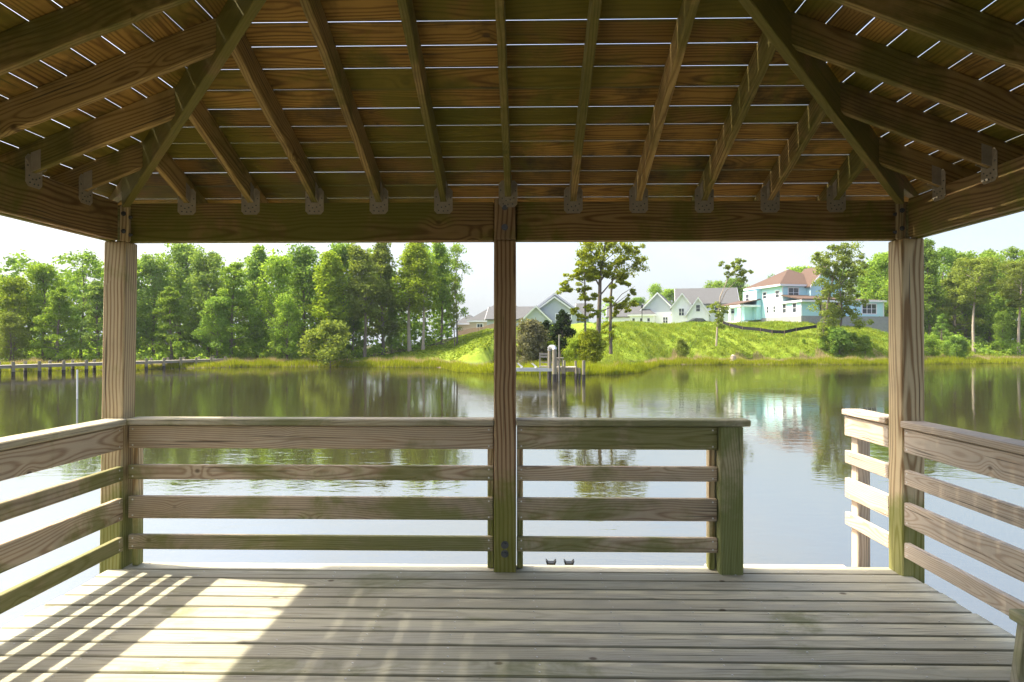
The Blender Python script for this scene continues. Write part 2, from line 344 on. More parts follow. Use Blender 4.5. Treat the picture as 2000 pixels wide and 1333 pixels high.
# ------------------------------------------------------------------ leaf and blade clouds
def fmesh(name, V, NF, tint, per=4):
    me = bpy.data.meshes.new(name); nv = len(V); nf = nv // per
    me.vertices.add(nv); me.vertices.foreach_set('co', np.ascontiguousarray(V, dtype=np.float32).ravel())
    me.loops.add(nv); me.loops.foreach_set('vertex_index', np.arange(nv, dtype=np.int32))
    me.polygons.add(nf); me.polygons.foreach_set('loop_start', np.arange(0, nv, per, dtype=np.int32))
    me.update(calc_edges=True)
    a = me.attributes.new('tint', 'FLOAT', 'POINT'); a.data.foreach_set('value', np.repeat(np.clip(tint, 0, 1), per).astype(np.float32))
    return me
def unit(v): return v / np.maximum(np.linalg.norm(v, axis=1, keepdims=True), 1e-6)
def leaves(C, RR, n, size, rng, shell=.45, up=.35, aspect=.55, crand=.35):
    """n leaf faces around every cluster centre in C with radii RR"""
    k = len(C); C = np.repeat(C, n, 0); RR = np.repeat(RR, n, 0)
    ct = np.repeat(rng.random(k), n); d = unit(rng.normal(size=(k * n, 3)))
    rr = shell + (1 - shell) * rng.random((k * n, 1)) ** .6
    rr *= rng.uniform(.75, 1.15, (k * n, 1))
    Pp = C + d * RR * rr
    nrm = unit(d * .7 + rng.normal(size=d.shape) * .55 + np.array([0, 0, up]))
    a = unit(np.cross(nrm, rng.normal(size=d.shape))); b = np.cross(nrm, a)
    s = size * rng.uniform(.6, 1.35, (k * n, 1))
    V = np.stack([Pp + a * s, Pp + b * s * aspect, Pp - a * s, Pp - b * s * aspect], 1).reshape(-1, 3)
    return V, crand * ct + (1 - crand) * rng.random(k * n)
def blades(Pp, hgt, wid, rng, lean=.3):
    n = len(Pp); az = rng.random(n) * 6.283; dv = np.stack([np.cos(az), np.sin(az), np.zeros(n)], 1)
    ln = unit(rng.normal(size=(n, 3)) * np.array([1, 1, 0]) + 1e-4) * (rng.random((n, 1)) * lean)
    h = (hgt * rng.uniform(.6, 1.15, n))[:, None]; wv = wid * rng.uniform(.7, 1.3, (n, 1))
    top = Pp + np.array([0, 0, 1]) * h + ln * h
    return np.stack([Pp - dv * wv, Pp + dv * wv, top], 1).reshape(-1, 3), rng.random(n)

# ------------------------------------------------------------------ trees
def skeleton(h, cb, rad, nl, prof, rng, lean=(0, 0), elev=35, sub=3, tr=.02, bend=.03, dom=.97):
    """trunk, limbs and sub branches: returns tube list and cluster centres with limb parameter"""
    tubes = []; cl = []
    nseg = 9; ph = rng.random() * 6
    def tp(t): return np.array([lean[0] * h * t * t + bend * h * math.sin(t * 4 + ph) * t, lean[1] * h * t * t + bend * h * math.cos(t * 3.3 + ph) * t, h * t])
    tubes.append(([tp(i / nseg * dom) for i in range(nseg + 1)], [h * tr * (1.25 if i == 0 else 1) * (1 - .82 * i / nseg) + .012 for i in range(nseg + 1)]))
    az = rng.random() * 6
    for i in range(nl):
        t = cb + (dom - cb) * ((i + .5 * rng.random()) / nl); az += 2.4 + rng.normal() * .35
        q = (t - cb) / max(1e-3, 1 - cb); L = rad * prof(q) * rng.uniform(.72, 1.18)
        e = R(elev + 30 * q + rng.normal() * 9); base = tp(t)
        dr = np.array([math.cos(az) * math.cos(e), math.sin(az) * math.cos(e), math.sin(e)])
        pts = [base, base + dr * L * .5 + np.array([0, 0, -.03 * L]), base + dr * L + np.array([0, 0, .06 * L])]
        r0 = h * tr * .42 * (1 - .6 * t); tubes.append((pts, [r0, r0 * .65, r0 * .25]))
        cl.append((pts[2], L)); cl.append((pts[1] * .35 + pts[2] * .65, L))
        for j in range(sub):
            f = rng.uniform(.35, .9); b2 = base + dr * L * f
            d2 = dr * .6 + rng.normal(size=3) * .55 + np.array([0, 0, .2]); d2 /= np.linalg.norm(d2)
            e2 = b2 + d2 * L * rng.uniform(.3, .5); tubes.append(([b2, e2], [r0 * .4, r0 * .12])); cl.append((e2, L))
    cl.append((tp(dom), rad * .5)); return tubes, cl
def bark_mesh(name, tubes, n=6):
    mb = MB()
    for p, r in tubes: mb.tube(p, r, n if len(p) > 3 else 4, cap=False)
    return mb.mesh(name, fix=False)
def oakp(q): return max(.25, math.sin(math.pi * min(1, .25 + .62 * q)) ** .8)
def colp(q): return max(.45, (1 - q) ** .3 * (.7 + .45 * math.sin(q * 7) ** 2))
def conep(q): return 1.02 - q * .85
def pinep(q): return .45 + .6 * math.sin(math.pi * q)
PROTO = {}
def proto(kind, h, cb, rad, nl, prof, leafn, size, crad, flat, seed, **k):
    rng = np.random.default_rng(seed); tubes, cl = skeleton(h, cb, rad, nl, prof, rng, **k)
    C = np.array([c for c, L in cl]); rr = np.array([[crad * (.65 + .35 * L / rad)] for c, L in cl]) * rng.uniform(.7, 1.25, (len(cl), 1))
    RR = np.concatenate([rr, rr, rr * flat], 1)
    V, ti = leaves(C, RR, leafn, size, rng)
    PROTO[kind] = (fmesh('crown_' + kind, V, 0, ti), bark_mesh('trunk_' + kind, tubes), float(np.percentile(V[:, 2], 99.6)))
proto('broad', 15, .10, 4.2, 30, oakp, 58, 0.219, 1.43, .72, 1, sub=3)
proto('broad2', 15, .08, 3.8, 34, oakp, 53, 0.209, 1.33, .8, 2, sub=3, lean=(.04, .02))
proto('tall', 17, .36, 2.7, 32, colp, 56, 0.192, 1.12, .9, 3, sub=3, tr=.0135, elev=42)
proto('tall2', 17, .12, 2.9, 36, colp, 53, 0.201, 1.12, .95, 4, sub=3, tr=.013, elev=45)
proto('layer', 14, .15, 3.9, 24, conep, 60, 0.192, 1.33, .42, 5, sub=3, elev=10)
proto('pine', 17, .52, 3.0, 22, pinep, 64, 0.173, 1.01, .62, 6, sub=3, tr=.0125, elev=22)
proto('pine2', 17, .42, 3.2, 24, pinep, 58, 0.183, 1.06, .66, 7, sub=3, tr=.0125, elev=20, lean=(.03, 0))
proto('sparse', 13, .25, 3.4, 16, oakp, 32, 0.164, 0.90, .62, 8, sub=3, tr=.012, elev=38)
proto('thin', 12, .22, 1.7, 18, colp, 28, 0.156, 0.66, .8, 9, sub=2, tr=.009, elev=35)
proto('bush', 4, .03, 2.6, 24, oakp, 60, .15, .8, .8, 10, sub=2, tr=.015, elev=35)
proto('bush2', 4, .02, 2.3, 26, colp, 60, .16, .8, .85, 11, sub=2, tr=.015, elev=45)
proto('cedar', 5, .02, 1.9, 40, conep, 60, .11, .42, .8, 12, sub=2, tr=.02, elev=20)
def tree(name, kind, px, D, ytop, mat, label, cat='tree', group=None, wide=1.0, bark='bark', ybase=None, rot=None, sink=.15):
    cm_, tm_, h0 = PROTO[kind]; p = gpt(px, D); top = hz(ytop, D); p.z -= sink
    s = (top - p.z) / (h0 * 1.0)
    e = empty(name, p, label, cat, group, rot if rot is not None else random.uniform(0, 6.28)); e.scale = (s * wide, s * wide, s)
    for nm, me_, mt_ in (('trunk', tm_, M[bark]), ('crown', cm_, M[mat])):
        if not me_.materials: me_.materials.append(mt_)
        o = link(nm, me_, None, e); o.material_slots[0].link = 'OBJECT'; o.material_slots[0].material = mt_
    return e
GL = 'trees along the front of the wood across the creek'
for a in [
    (-45, 74, 548, 'broad2', 'leaf_lime', 'lime green round tree at the outer end of the creek wood', 1.1),
    (28, 75, 540, 'broad2', 'leaf_lime', 'bright lime tree above the boardwalk far from the corner post', 1.1),
    (85, 77, 515, 'broad', 'leaf_mid', 'mid green broad tree with upright tip beside the lime tree by the boardwalk', 1.0),
    (112, 74, 560, 'layer', 'leaf_mid', 'low spreading tree hanging over the tan reeds behind the boardwalk pilings', 1.0),
    (158, 78, 487, 'sparse', 'leaf_deep', 'dark open topped tree with bare forked limbs showing against the sky', 1.15),
    (192, 75, 548, 'layer', 'leaf_blue', 'blue green layered tree just outside the leaning corner post', 1.0),
    (248, 78, 505, 'broad', 'leaf_mid', 'tree mostly hidden behind the weathered corner post', 1.0),
    (300, 79, 497, 'broad2', 'leaf_blue', 'grey green tree just inside the corner post under the beam', .95),
    (352, 83, 474, 'broad', 'leaf_blue', 'tall rounded blue green tree reaching the beam, first of the tall ones', 1.0),
    (335, 76, 560, 'layer', 'leaf_mid', 'feathery layered tree in front of the tall rounded blue green one', .9),
    (405, 80, 490, 'broad2', 'leaf_blue', 'pale grey green tree with soft billowing crown next to a tall rounded one', .95),
    (452, 78, 512, 'layer', 'leaf_mid', 'lower tree in the dip of the skyline above the boardwalk end', .95),
    (502, 82, 480, 'tall2', 'leaf_blue', 'tall blue green tree with narrow top rising right after the skyline dip', 1.15),
    (540, 80, 500, 'broad', 'leaf_mid', 'mid green tree with a lime patch beside the narrow topped one', .85),
    (592, 84, 478, 'broad2', 'leaf_deep', 'dark shaded tree behind the bright yellow green front tree', 1.0),
    (640, 81, 493, 'tall2', 'leaf_lime', 'bright yellow green tree with foliage down to the round olive shrub', 1.35),
    (668, 85, 476, 'broad', 'leaf_deep', 'dark tree top touching the beam behind the bright yellow green tree', .8),
    (712, 83, 480, 'tall', 'leaf_olive', 'olive tall tree between the bright front tree and the pale trunks', 1.25),
    (748, 86, 470, 'tall2', 'leaf_olive', 'olive green column tree reaching the beam left of the pale trunks', 1.2),
    (800, 86, 466, 'tall', 'leaf_lime', 'yellow green tall tree on a long pale trunk, farther from the lawn end', 1.25, 'palebark'),
    (826, 85, 478, 'tall', 'leaf_lime', 'lime tall tree on a thick pale trunk standing on the lawn edge', 1.1, 'palebark'),
    (862, 89, 470, 'tall', 'leaf_mid', 'mid green slender tree second from the lawn end of the wood', .95),
    (893, 87, 474, 'sparse', 'leaf_mid', 'gaunt tree with bare twisted branches at the lawn end of the wood', .75),
    (888, 86, 545, 'thin', 'leaf_olive', 'thin ragged sapling below the gaunt tree at the end of the wood', .9),
    (690, 84, 600, 'layer', 'leaf_deep', 'small dark understorey tree behind the round olive shrub', .9),
    (765, 87, 600, 'broad2', 'leaf_mid', 'small bright understorey tree before the pale trunks', .75),
    (560, 77, 575, 'broad2', 'leaf_mid', 'low mid green tree over the end of the boardwalk', 1.0),
    (425, 76, 580, 'broad', 'leaf_deep', 'low dark tree behind the boardwalk pilings near its shore end', 1.1),
    (20, 72, 610, 'broad2', 'leaf_olive', 'low olive tree at the water edge behind the first boardwalk pilings', 1.2),
]:
    tree('forest_tree', a[3], a[0], a[1], a[2], a[4], a[5], group=GL, wide=a[6], bark=a[7] if len(a) > 7 else 'bark')
GR = 'trees of the wood beyond the teal house'
for a in [
    (1700, 118, 515, 'pine', 'leaf_deep', 'dark pine standing close behind the single storey wing of the teal house', 1.1),
    (1725, 112, 497, 'broad', 'leaf_mid', 'leafy tree seen against the inner edge of the corner post past the teal house', 1.0),
    (1770, 108, 500, 'broad2', 'leaf_mid', 'tree almost wholly hidden behind the corner post past the teal house', 1.0),
    (1815, 106, 472, 'tall2', 'leaf_mid', 'tall tree rising just outside the corner post with a wispy top', 1.0),
    (1842, 112, 488, 'pine2', 'leaf_deep', 'dark flat topped pine next to the wispy tall tree', 1.1),
    (1866, 108, 525, 'layer', 'leaf_olive', 'pale layered tree in front of the dark flat topped pine', 1.0),
    (1885, 112, 496, 'broad', 'leaf_mid', 'round green crown behind the long pale pine trunk', 1.0),
    (1902, 99, 505, 'pine', 'leaf_olive', 'pine on the longest pale straight trunk at the bank', 1.3, 'palebark'),
    (1935, 110, 500, 'broad2', 'leaf_mid', 'bushy tree between the two pale pine trunks', 1.0),
    (1962, 113, 488, 'pine2', 'leaf_mid', 'high crowned pine behind the bushy tree between pale trunks', 1.2),
    (1990, 100, 510, 'pine', 'leaf_olive', 'pine with pale trunk and feathery crown at the frame edge', 1.25, 'palebark'),
    (2030, 106, 492, 'broad', 'leaf_mid', 'round tree half outside the view past the feathery pine', 1.1),
    (1958, 102, 610, 'broad2', 'leaf_mid', 'small bright broadleaf tree between the two pale pine trunks', .9),
    (1838, 102, 615, 'layer', 'leaf_deep', 'small dark understorey tree beside the corner post', .9),
]:
    tree('forest_tree', a[3], a[0], a[1], a[2], a[4], a[5], group=GR, wide=a[6], bark=a[7] if len(a) > 7 else 'bark')
GB = 'trees behind the houses'
for a in [
    (1245, 180, 582, 'broad', 'leaf_deep', 'dark round tree behind the small white house by the cypress', 1.3),
    (1282, 185, 556, 'broad2', 'leaf_mid', 'highest tree of the pair behind the lamp post', 1.0),
    (1308, 180, 566, 'broad', 'leaf_mid', 'second tree of the pair behind the lamp post', 1.1),
    (1352, 185, 568, 'pine2', 'leaf_deep', 'dark pine clump behind the ridge of the big white house', 1.5),
    (1395, 175, 550, 'broad2', 'leaf_mid', 'bright rounded tree behind the gable end of the big white house', 1.3),
    (1432, 160, 545, 'broad', 'leaf_deep', 'dark tree in the gap between white house and teal house', 1.2),
    (1455, 165, 560, 'broad2', 'leaf_mid', 'mid green tree filling the gap beside the teal house porch', 1.3),
    (1560, 165, 523, 'broad', 'leaf_mid', 'tree top showing above the brown roof of the teal house', 1.4),
    (1520, 172, 540, 'pine', 'leaf_deep', 'dark tip showing over the far end of the brown roof', 1.2),
    (1665, 150, 525, 'pine2', 'leaf_blue', 'bluish pine behind the vine covered tree', 1.3),
    (1610, 158, 535, 'broad', 'leaf_mid', 'tree crown half hidden behind the vine covered tree', 1.2),
]:
    tree('background_tree', a[3], a[0], a[1], a[2], a[4], a[5], group=GB, wide=a[6])
# named single trees on the bank
tree('cypress_tree', 'layer', 1112, 57, 540, 'leaf_gold', 'slender side stemmed cypress leaning out beside the tall one', wide=.62) if False else None
def stem_tree(name, px, D, label, stems, mat, cat='tree', n=34, size=.13, flat=.7, bark='bark', seed=3):
    """tree written limb by limb: stems = list of polylines in (px, py) bearings with depth offset, radius, and foliage pads"""
    rng = np.random.default_rng(seed); base = gpt(px, D); e = empty(name, base, label, cat); mb = MB(); C = []; RR = []
    def q(p): v = at(p[0], D + (p[2] if len(p) > 2 else 0)); v.z = hz(p[1], D + (p[2] if len(p) > 2 else 0)); return v - base
    for kind, pts, r in stems:
        if kind == 's':
            P_ = [q(p) for p in pts]; mb.tube(P_, [r * (1 - .7 * i / (len(P_) - 1)) for i in range(len(P_))], 7, cap=False)
        else:
            for p in pts:
                for _ in range(6):
                    j = (p[0] + rng.normal() * r * .62, p[1] + rng.normal() * r * .42, rng.normal() * r * D / F * .9)
                    C.append(q(j)); rr = r * D / F * rng.uniform(.3, .85); RR.append((rr, rr, rr * flat))
    link('trunk', mb.mesh('trunk', False), M[bark], e)
    V, ti = leaves(np.array(C), np.array(RR), n, size, rng); link('crown', fmesh('crown', V, 0, ti), M[mat], e); return e
stem_tree('cypress_tree', 1169, 62, 'tallest cypress like tree with thick grey trunk on the marsh point', [
    ('s', [(1168, 700), (1169, 640), (1171, 590), (1172, 545), (1178, 505), (1182, 478)], .26),
    ('s', [(1171, 560), (1155, 530), (1140, 505)], .09), ('s', [(1172, 550), (1195, 520), (1220, 490)], .10), ('s', [(1174, 525), (1162, 500), (1150, 482)], .07),
    ('s', [(1170, 580), (1200, 545), (1235, 520), (1252, 512)], .08), ('s', [(1176, 515), (1200, 495), (1215, 475)], .07), ('s', [(1171, 610), (1195, 600), (1232, 572)], .06),
    ('f', [(1180, 474), (1160, 478), (1142, 480), (1205, 475), (1225, 482), (1236, 490), (1150, 495), (1168, 492), (1190, 490), (1210, 497), (1135, 500), (1228, 502), (1250, 511), (1158, 510), (1178, 508), (1200, 512), (1148, 522), (1165, 525), (1215, 530), (1240, 514), (1185, 530), (1200, 540), (1150, 540)], 16),
    ('f', [(1160, 540), (1186, 536), (1215, 545), (1150, 508)], 9), ('f', [(1232, 572), (1222, 590), (1205, 600)], 8)], 'leaf_gold', n=70, size=.11, seed=5)
stem_tree('cypress_tree', 1193, 63.5, 'second cypress stem, thinner and closer to the open bank', [
    ('s', [(1193, 692), (1192, 640), (1193, 580), (1196, 545), (1205, 520)], .18), ('s', [(1193, 600), (1215, 575), (1240, 560)], .05), ('s', [(1194, 560), (1225, 535)], .05), ('s', [(1193, 625), (1216, 604), (1235, 585)], .045),
    ('f', [(1210, 545), (1195, 560), (1225, 552), (1188, 585), (1225, 602), (1232, 595), (1185, 640), (1200, 610), (1190, 655)], 9)], 'leaf_gold', n=58, size=.11, seed=6)
stem_tree('cypress_tree', 1143, 61, 'slim cypress with flat tiers of foliage over the boat dock', [
    ('s', [(1143, 690), (1143, 640), (1143, 590), (1142, 540), (1140, 515)], .12), ('s', [(1143, 575), (1120, 565), (1097, 566)], .04), ('s', [(1143, 555), (1125, 545), (1110, 540)], .04), ('s', [(1142, 590), (1160, 580), (1170, 575)], .03),
    ('f', [(1138, 518), (1128, 530), (1150, 530), (1118, 540), (1142, 545), (1160, 542), (1108, 556), (1098, 566), (1125, 562), (1148, 565), (1112, 570), (1140, 580), (1160, 578), (1135, 530)], 10), ('f', [(1125, 608), (1150, 605), (1163, 615), (1140, 620)], 9)], 'leaf_gold', n=62, size=.11, flat=.5, seed=7)
stem_tree('leaning_tree', 1400, 88, 'spindly tree with pale forked trunk alone on the green bank', [
    ('s', [(1399, 676), (1401, 640), (1403, 610), (1407, 580), (1420, 550), (1432, 530)], .13), ('s', [(1404, 600), (1418, 570), (1430, 558), (1440, 548)], .06), ('s', [(1418, 555), (1424, 535), (1420, 522)], .05), ('s', [(1430, 535), (1445, 525), (1452, 530)], .04),
    ('f', [(1418, 520), (1432, 516), (1445, 512), (1420, 535), (1436, 530), (1450, 535), (1458, 532), (1442, 522), (1446, 545)], 8), ('f', [(1398, 598), (1410, 606), (1404, 620), (1395, 612), (1412, 625), (1402, 635)], 9)], 'leaf_olive', n=36, size=.15, bark='palebark', seed=8)
stem_tree('vine_covered_tree', 1632, 90, 'leafy vine draped tree standing before the teal house', [
    ('s', [(1604, 668), (1612, 620), (1622, 570), (1630, 530), (1640, 505)], .2), ('s', [(1640, 665), (1645, 610), (1640, 560), (1650, 520)], .13), ('s', [(1628, 545), (1605, 525), (1598, 505)], .08), ('s', [(1640, 560), (1665, 530), (1672, 510)], .08), ('s', [(1642, 590), (1670, 600), (1680, 625)], .05),
    ('f', [(1600, 503), (1612, 510), (1632, 492), (1645, 490), (1660, 494), (1675, 505), (1622, 512), (1640, 510), (1658, 515), (1605, 530), (1622, 535), (1640, 535), (1660, 538), (1675, 530), (1612, 555), (1630, 560), (1650, 558), (1670, 562), (1615, 580), (1632, 585), (1655, 582), (1672, 590), (1608, 605), (1622, 612), (1645, 608), (1668, 612), (1614, 632), (1630, 635), (1610, 650), (1676, 630)], 15)], 'leaf_olive', n=80, size=.15, flat=.8, seed=9)
# shrubs
for a in [
    (645, 73.5, 627, 'bush', 'leaf_olive', 'large round olive shrub standing on the lawn edge before the wood', 1.15),
    (1096, 65, 608, 'cedar', 'leaf_dark', 'dark green cedar behind the boat dock', 1.0),
    (1068, 67, 628, 'cedar', 'leaf_dark', 'smaller dark cedar next to the larger one behind the boat dock', 1.1),
    (1040, 61, 625, 'bush2', 'leaf_grey', 'grey half bare shrub beside the middle post', .95),
    (1025, 60, 655, 'bush', 'leaf_grey', 'low silvery shrub under the grey half bare one', .8),
    (1155, 60.5, 645, 'bush2', 'leaf_gold', 'yellow green bush round the foot of the tallest cypress', .95),
    (1125, 61.5, 662, 'bush', 'leaf_lime', 'bright lime bush between cedar and cypress', .9),
    (1070, 62, 668, 'bush2', 'leaf_lime', 'small lime shrub in front of the smaller cedar', .8),
    (1640, 88, 640, 'bush2', 'leaf_deep', 'big dark bush below the vine covered tree', 1.25),
    (1610, 89, 655, 'bush', 'leaf_mid', 'green bush at the foot of the vine covered trunk', .9),
    (1690, 88.5, 655, 'bush2', 'leaf_mid', 'bright bush between the dark bush and the corner post', .8),
    (1570, 91, 662, 'bush', 'leaf_mid', 'low green bush on the bank under the sagging black silt fence', .9),
    (1665, 89, 650, 'bush', 'leaf_mid', 'rounded bush directly right of the big dark bush by the corner post', 1.0),
    (1868, 90, 657, 'bush', 'leaf_deep', 'dark bush on the low bank beyond the bleached side railing', 1.0),
    (1815, 91, 655, 'bush', 'leaf_mid', 'yellowish bush beside the dark one on the low bank', 1.0),
    (1332, 86, 662, 'bush', 'leaf_olive', 'small olive bush low on the open green bank', .7),
    (1320, 130, 600, 'bush2', 'leaf_olive', 'ornamental shrub in front of the white house by the lamp post', .5),
]:
    tree('shrub', a[3], a[0], a[1], a[2], a[4], a[5], 'shrub', wide=a[6], sink=.1)
# the deeper wood as one mass, the undergrowth along its foot
def mass(name, xs, ds, h0, h1, n, mat, size, crad, seed, leafn=26, edge=False):
    rng = np.random.default_rng(seed); px = rng.uniform(*xs, n); D = rng.uniform(*ds, n)
    xx = np.array([at(p, d).x for p, d in zip(px, D)])
    if edge: kk = D > woods_edge(xx); xx, D = xx[kk], D[kk]; n = len(xx)
    zz = ground(xx, D) + rng.uniform(0, 1, n) ** .8 * (h0 + (h1 - h0) * (.5 + .5 * np.sin(xx * .9 + seed)))
    C = np.stack([xx, D + CAMY, zz], 1); r = crad * rng.uniform(.6, 1.2, (n, 1)); V, ti = leaves(C, np.concatenate([r, r, r * .75], 1), leafn, size, rng)
    o = link(name, fmesh(name, V, 0, ti), M[mat]); tag(o, kind='stuff'); return o
tag(mass('woodland', (-1150, -95), (80, 98), 2, 13, 1900, 'leaf_mid', .36, 1.8, 26), 'wood carrying on along the far bank past the outer end of the boardwalk', 'woodland')
tag(mass('woodland', (-120, 880), (88, 104), 8.5, 14.5, 1500, 'leaf_deep', .34, 1.6, 21), 'dense shaded wood behind the front row of trees across the creek', 'woodland')
tag(mass('woodland', (1690, 2110), (116, 132), 9, 15, 900, 'leaf_deep', .38, 1.8, 22), 'dense shaded wood filling in behind the pines past the teal house', 'woodland')
tag(mass('woodland', (1180, 1720), (190, 205), 5, 9, 500, 'leaf_deep', .5, 2.2, 23), 'far treeline low behind the row of houses', 'woodland')
tag(mass('undergrowth', (-100, 860), (73, 92), .4, 2.4, 1100, 'leaf_mid', .2, .8, 24, edge=True), 'leafy undergrowth along the foot of the creek wood', 'undergrowth')
tag(mass('undergrowth', (1780, 2100), (97, 108), .3, 2.2, 260, 'leaf_mid', .2, .8, 25), 'leafy undergrowth below the pines past the corner post', 'undergrowth')

# marsh grass, dead reeds, weeds of the bank
def strip(name, label, n, s0, s1, hgt, wid, mat, seed, xr=(-75, 110), clump=.5, cond=None, lean=.3):
    rng = np.random.default_rng(seed); x = rng.uniform(*xr, n); s = s0 + (s1 - s0) * rng.random(n) ** 1.1
    d = shore(x) + s * (.75 + .25 * np.sin(x * .7) + .2 * np.sin(x * 2.3))
    pat = np.sin(x * 1.7 + np.sin(d * 1.3)) * .25 + np.sin(x * .37) * .2 + 1
    keep = np.ones(n, bool) if cond is None else cond(x, d); x, d, pat = x[keep], d[keep], pat[keep]
    Pp = np.stack([x, d + CAMY, ground(x, d) - .05], 1)
    V, ti = blades(Pp, hgt * pat * rng.uniform(.7, 1.15, len(x)), wid, rng, lean)
    tag(link(name, fmesh(name, V, 0, ti, 3), M[mat]), label, 'grass', kind='stuff')
strip('marsh_grass', 'yellow green marsh grass along the water edge of the far bank', 60000, -.2, 3.6, .62, .035, 'marsh', 31)
strip('marsh_grass', 'taller marsh grass on the point by the boat dock', 12000, -.1, 7.0, .7, .035, 'marsh', 32, (-7, 11))
strip('dead_reeds', 'tan dead reeds in a band behind the green marsh grass', 70000, 2.9, 6.0, .66, .03, 'reed', 33, cond=lambda x, d: (x < -4) | (x > 16) | (np.sin(x) > .3))
def weeds(name, label, n, xr, dr, size, mat, seed, cond):
    rng = np.random.default_rng(seed); x = rng.uniform(*xr, n); d = rng.uniform(*dr, n); k = cond(x, d); x, d = x[k], d[k]
    hgt = size * (1 + .8 * np.sin(x * .8 + d * .5) * np.sin(d * .9 - x * .3))
    C = np.stack([x, d + CAMY, ground(x, d) + hgt * .3], 1); rr = np.stack([size * 1.5 * np.ones(len(x)), size * 1.5 * np.ones(len(x)), np.maximum(.1, hgt)], 1)
    V, ti = leaves(C, rr, 9, .14, rng, .2, .9, .5, .6); tag(link(name, fmesh(name, V, 0, ti), M[mat]), label, 'weeds', kind='stuff')
def turf(name, label, n, xr, dr, hgt, wid, mat, seed, cond, lean=.9):
    rng = np.random.default_rng(seed); x = rng.uniform(*xr, n); d = rng.uniform(*dr, n); k = cond(x, d); x, d = x[k], d[k]
    pat = .75 + .45 * np.sin(x * .8 + 2 * np.sin(d * .4)) * np.sin(d * 1.1 - x * .3) + .3 * np.sin(x * 2.7 + d)
    V, ti = blades(np.stack([x, d + CAMY, ground(x, d) - .03], 1), hgt * np.maximum(.3, pat), wid, rng, lean); ti = .45 * ti + .3 + .25 * np.sin(x * .45 + 1.5 * np.sin(d * .33)) * np.sin(d * .5 + x * .21) + .2 * np.sin(x * 1.9 + d * 1.3) * np.sin(d * 2.1); tag(link(name, fmesh(name, V, 0, ti, 3), M[mat]), label, 'grass', kind='stuff')
turf('bank_grass', 'long bright grass covering the steep green bank below the houses', 130000, (4, 68), (62, 106), .42, .05, 'weed', 40, lambda x, d: (d - shore(x) > 4.5) & (d - shore(x) < 30))
turf('bank_grass', 'olive stalks mixed through the grass of the bank', 26000, (4, 68), (62, 106), .5, .04, 'leaf_olive', 45, lambda x, d: (d - shore(x) > 4.5) & (d - shore(x) < 26) & (np.sin(x * .6 + 1) * np.sin(d * .5) > -.1))
weeds('bank_weeds', 'leafy weeds scattered over the steep green bank', 2600, (5, 66), (66, 106), .24, 'weed', 41, lambda x, d: (d - shore(x) > 5) & (d - shore(x) < 32))
weeds('bank_weeds', 'darker tufts scattered over the green bank', 1500, (8, 66), (84, 104), .30, 'leaf_deep', 42, lambda x, d: (d - shore(x) > 8) & (np.sin(x * .9) * np.sin(d * .8) > .1))
turf('lawn_grass', 'thin grass of the open lawn sloping down beside the wood', 40000, (-28, 6), (72, 110), .16, .04, 'weed', 46, lambda x, d: (d - shore(x) > 5) & (d < woods_edge(x) + 1))
weeds('lawn_grass', 'short mown grass on the sloping lawn by the wood', 9000, (-26, 6), (74, 108), .10, 'weed', 43, lambda x, d: (d - shore(x) > 7) & (d < woods_edge(x) + 1))
weeds('lawn_grass', 'yellow green weeds on the low bank past the corner post', 3000, (58, 90), (90, 104), .28, 'weed', 44, lambda x, d: (d - shore(x) > 6))

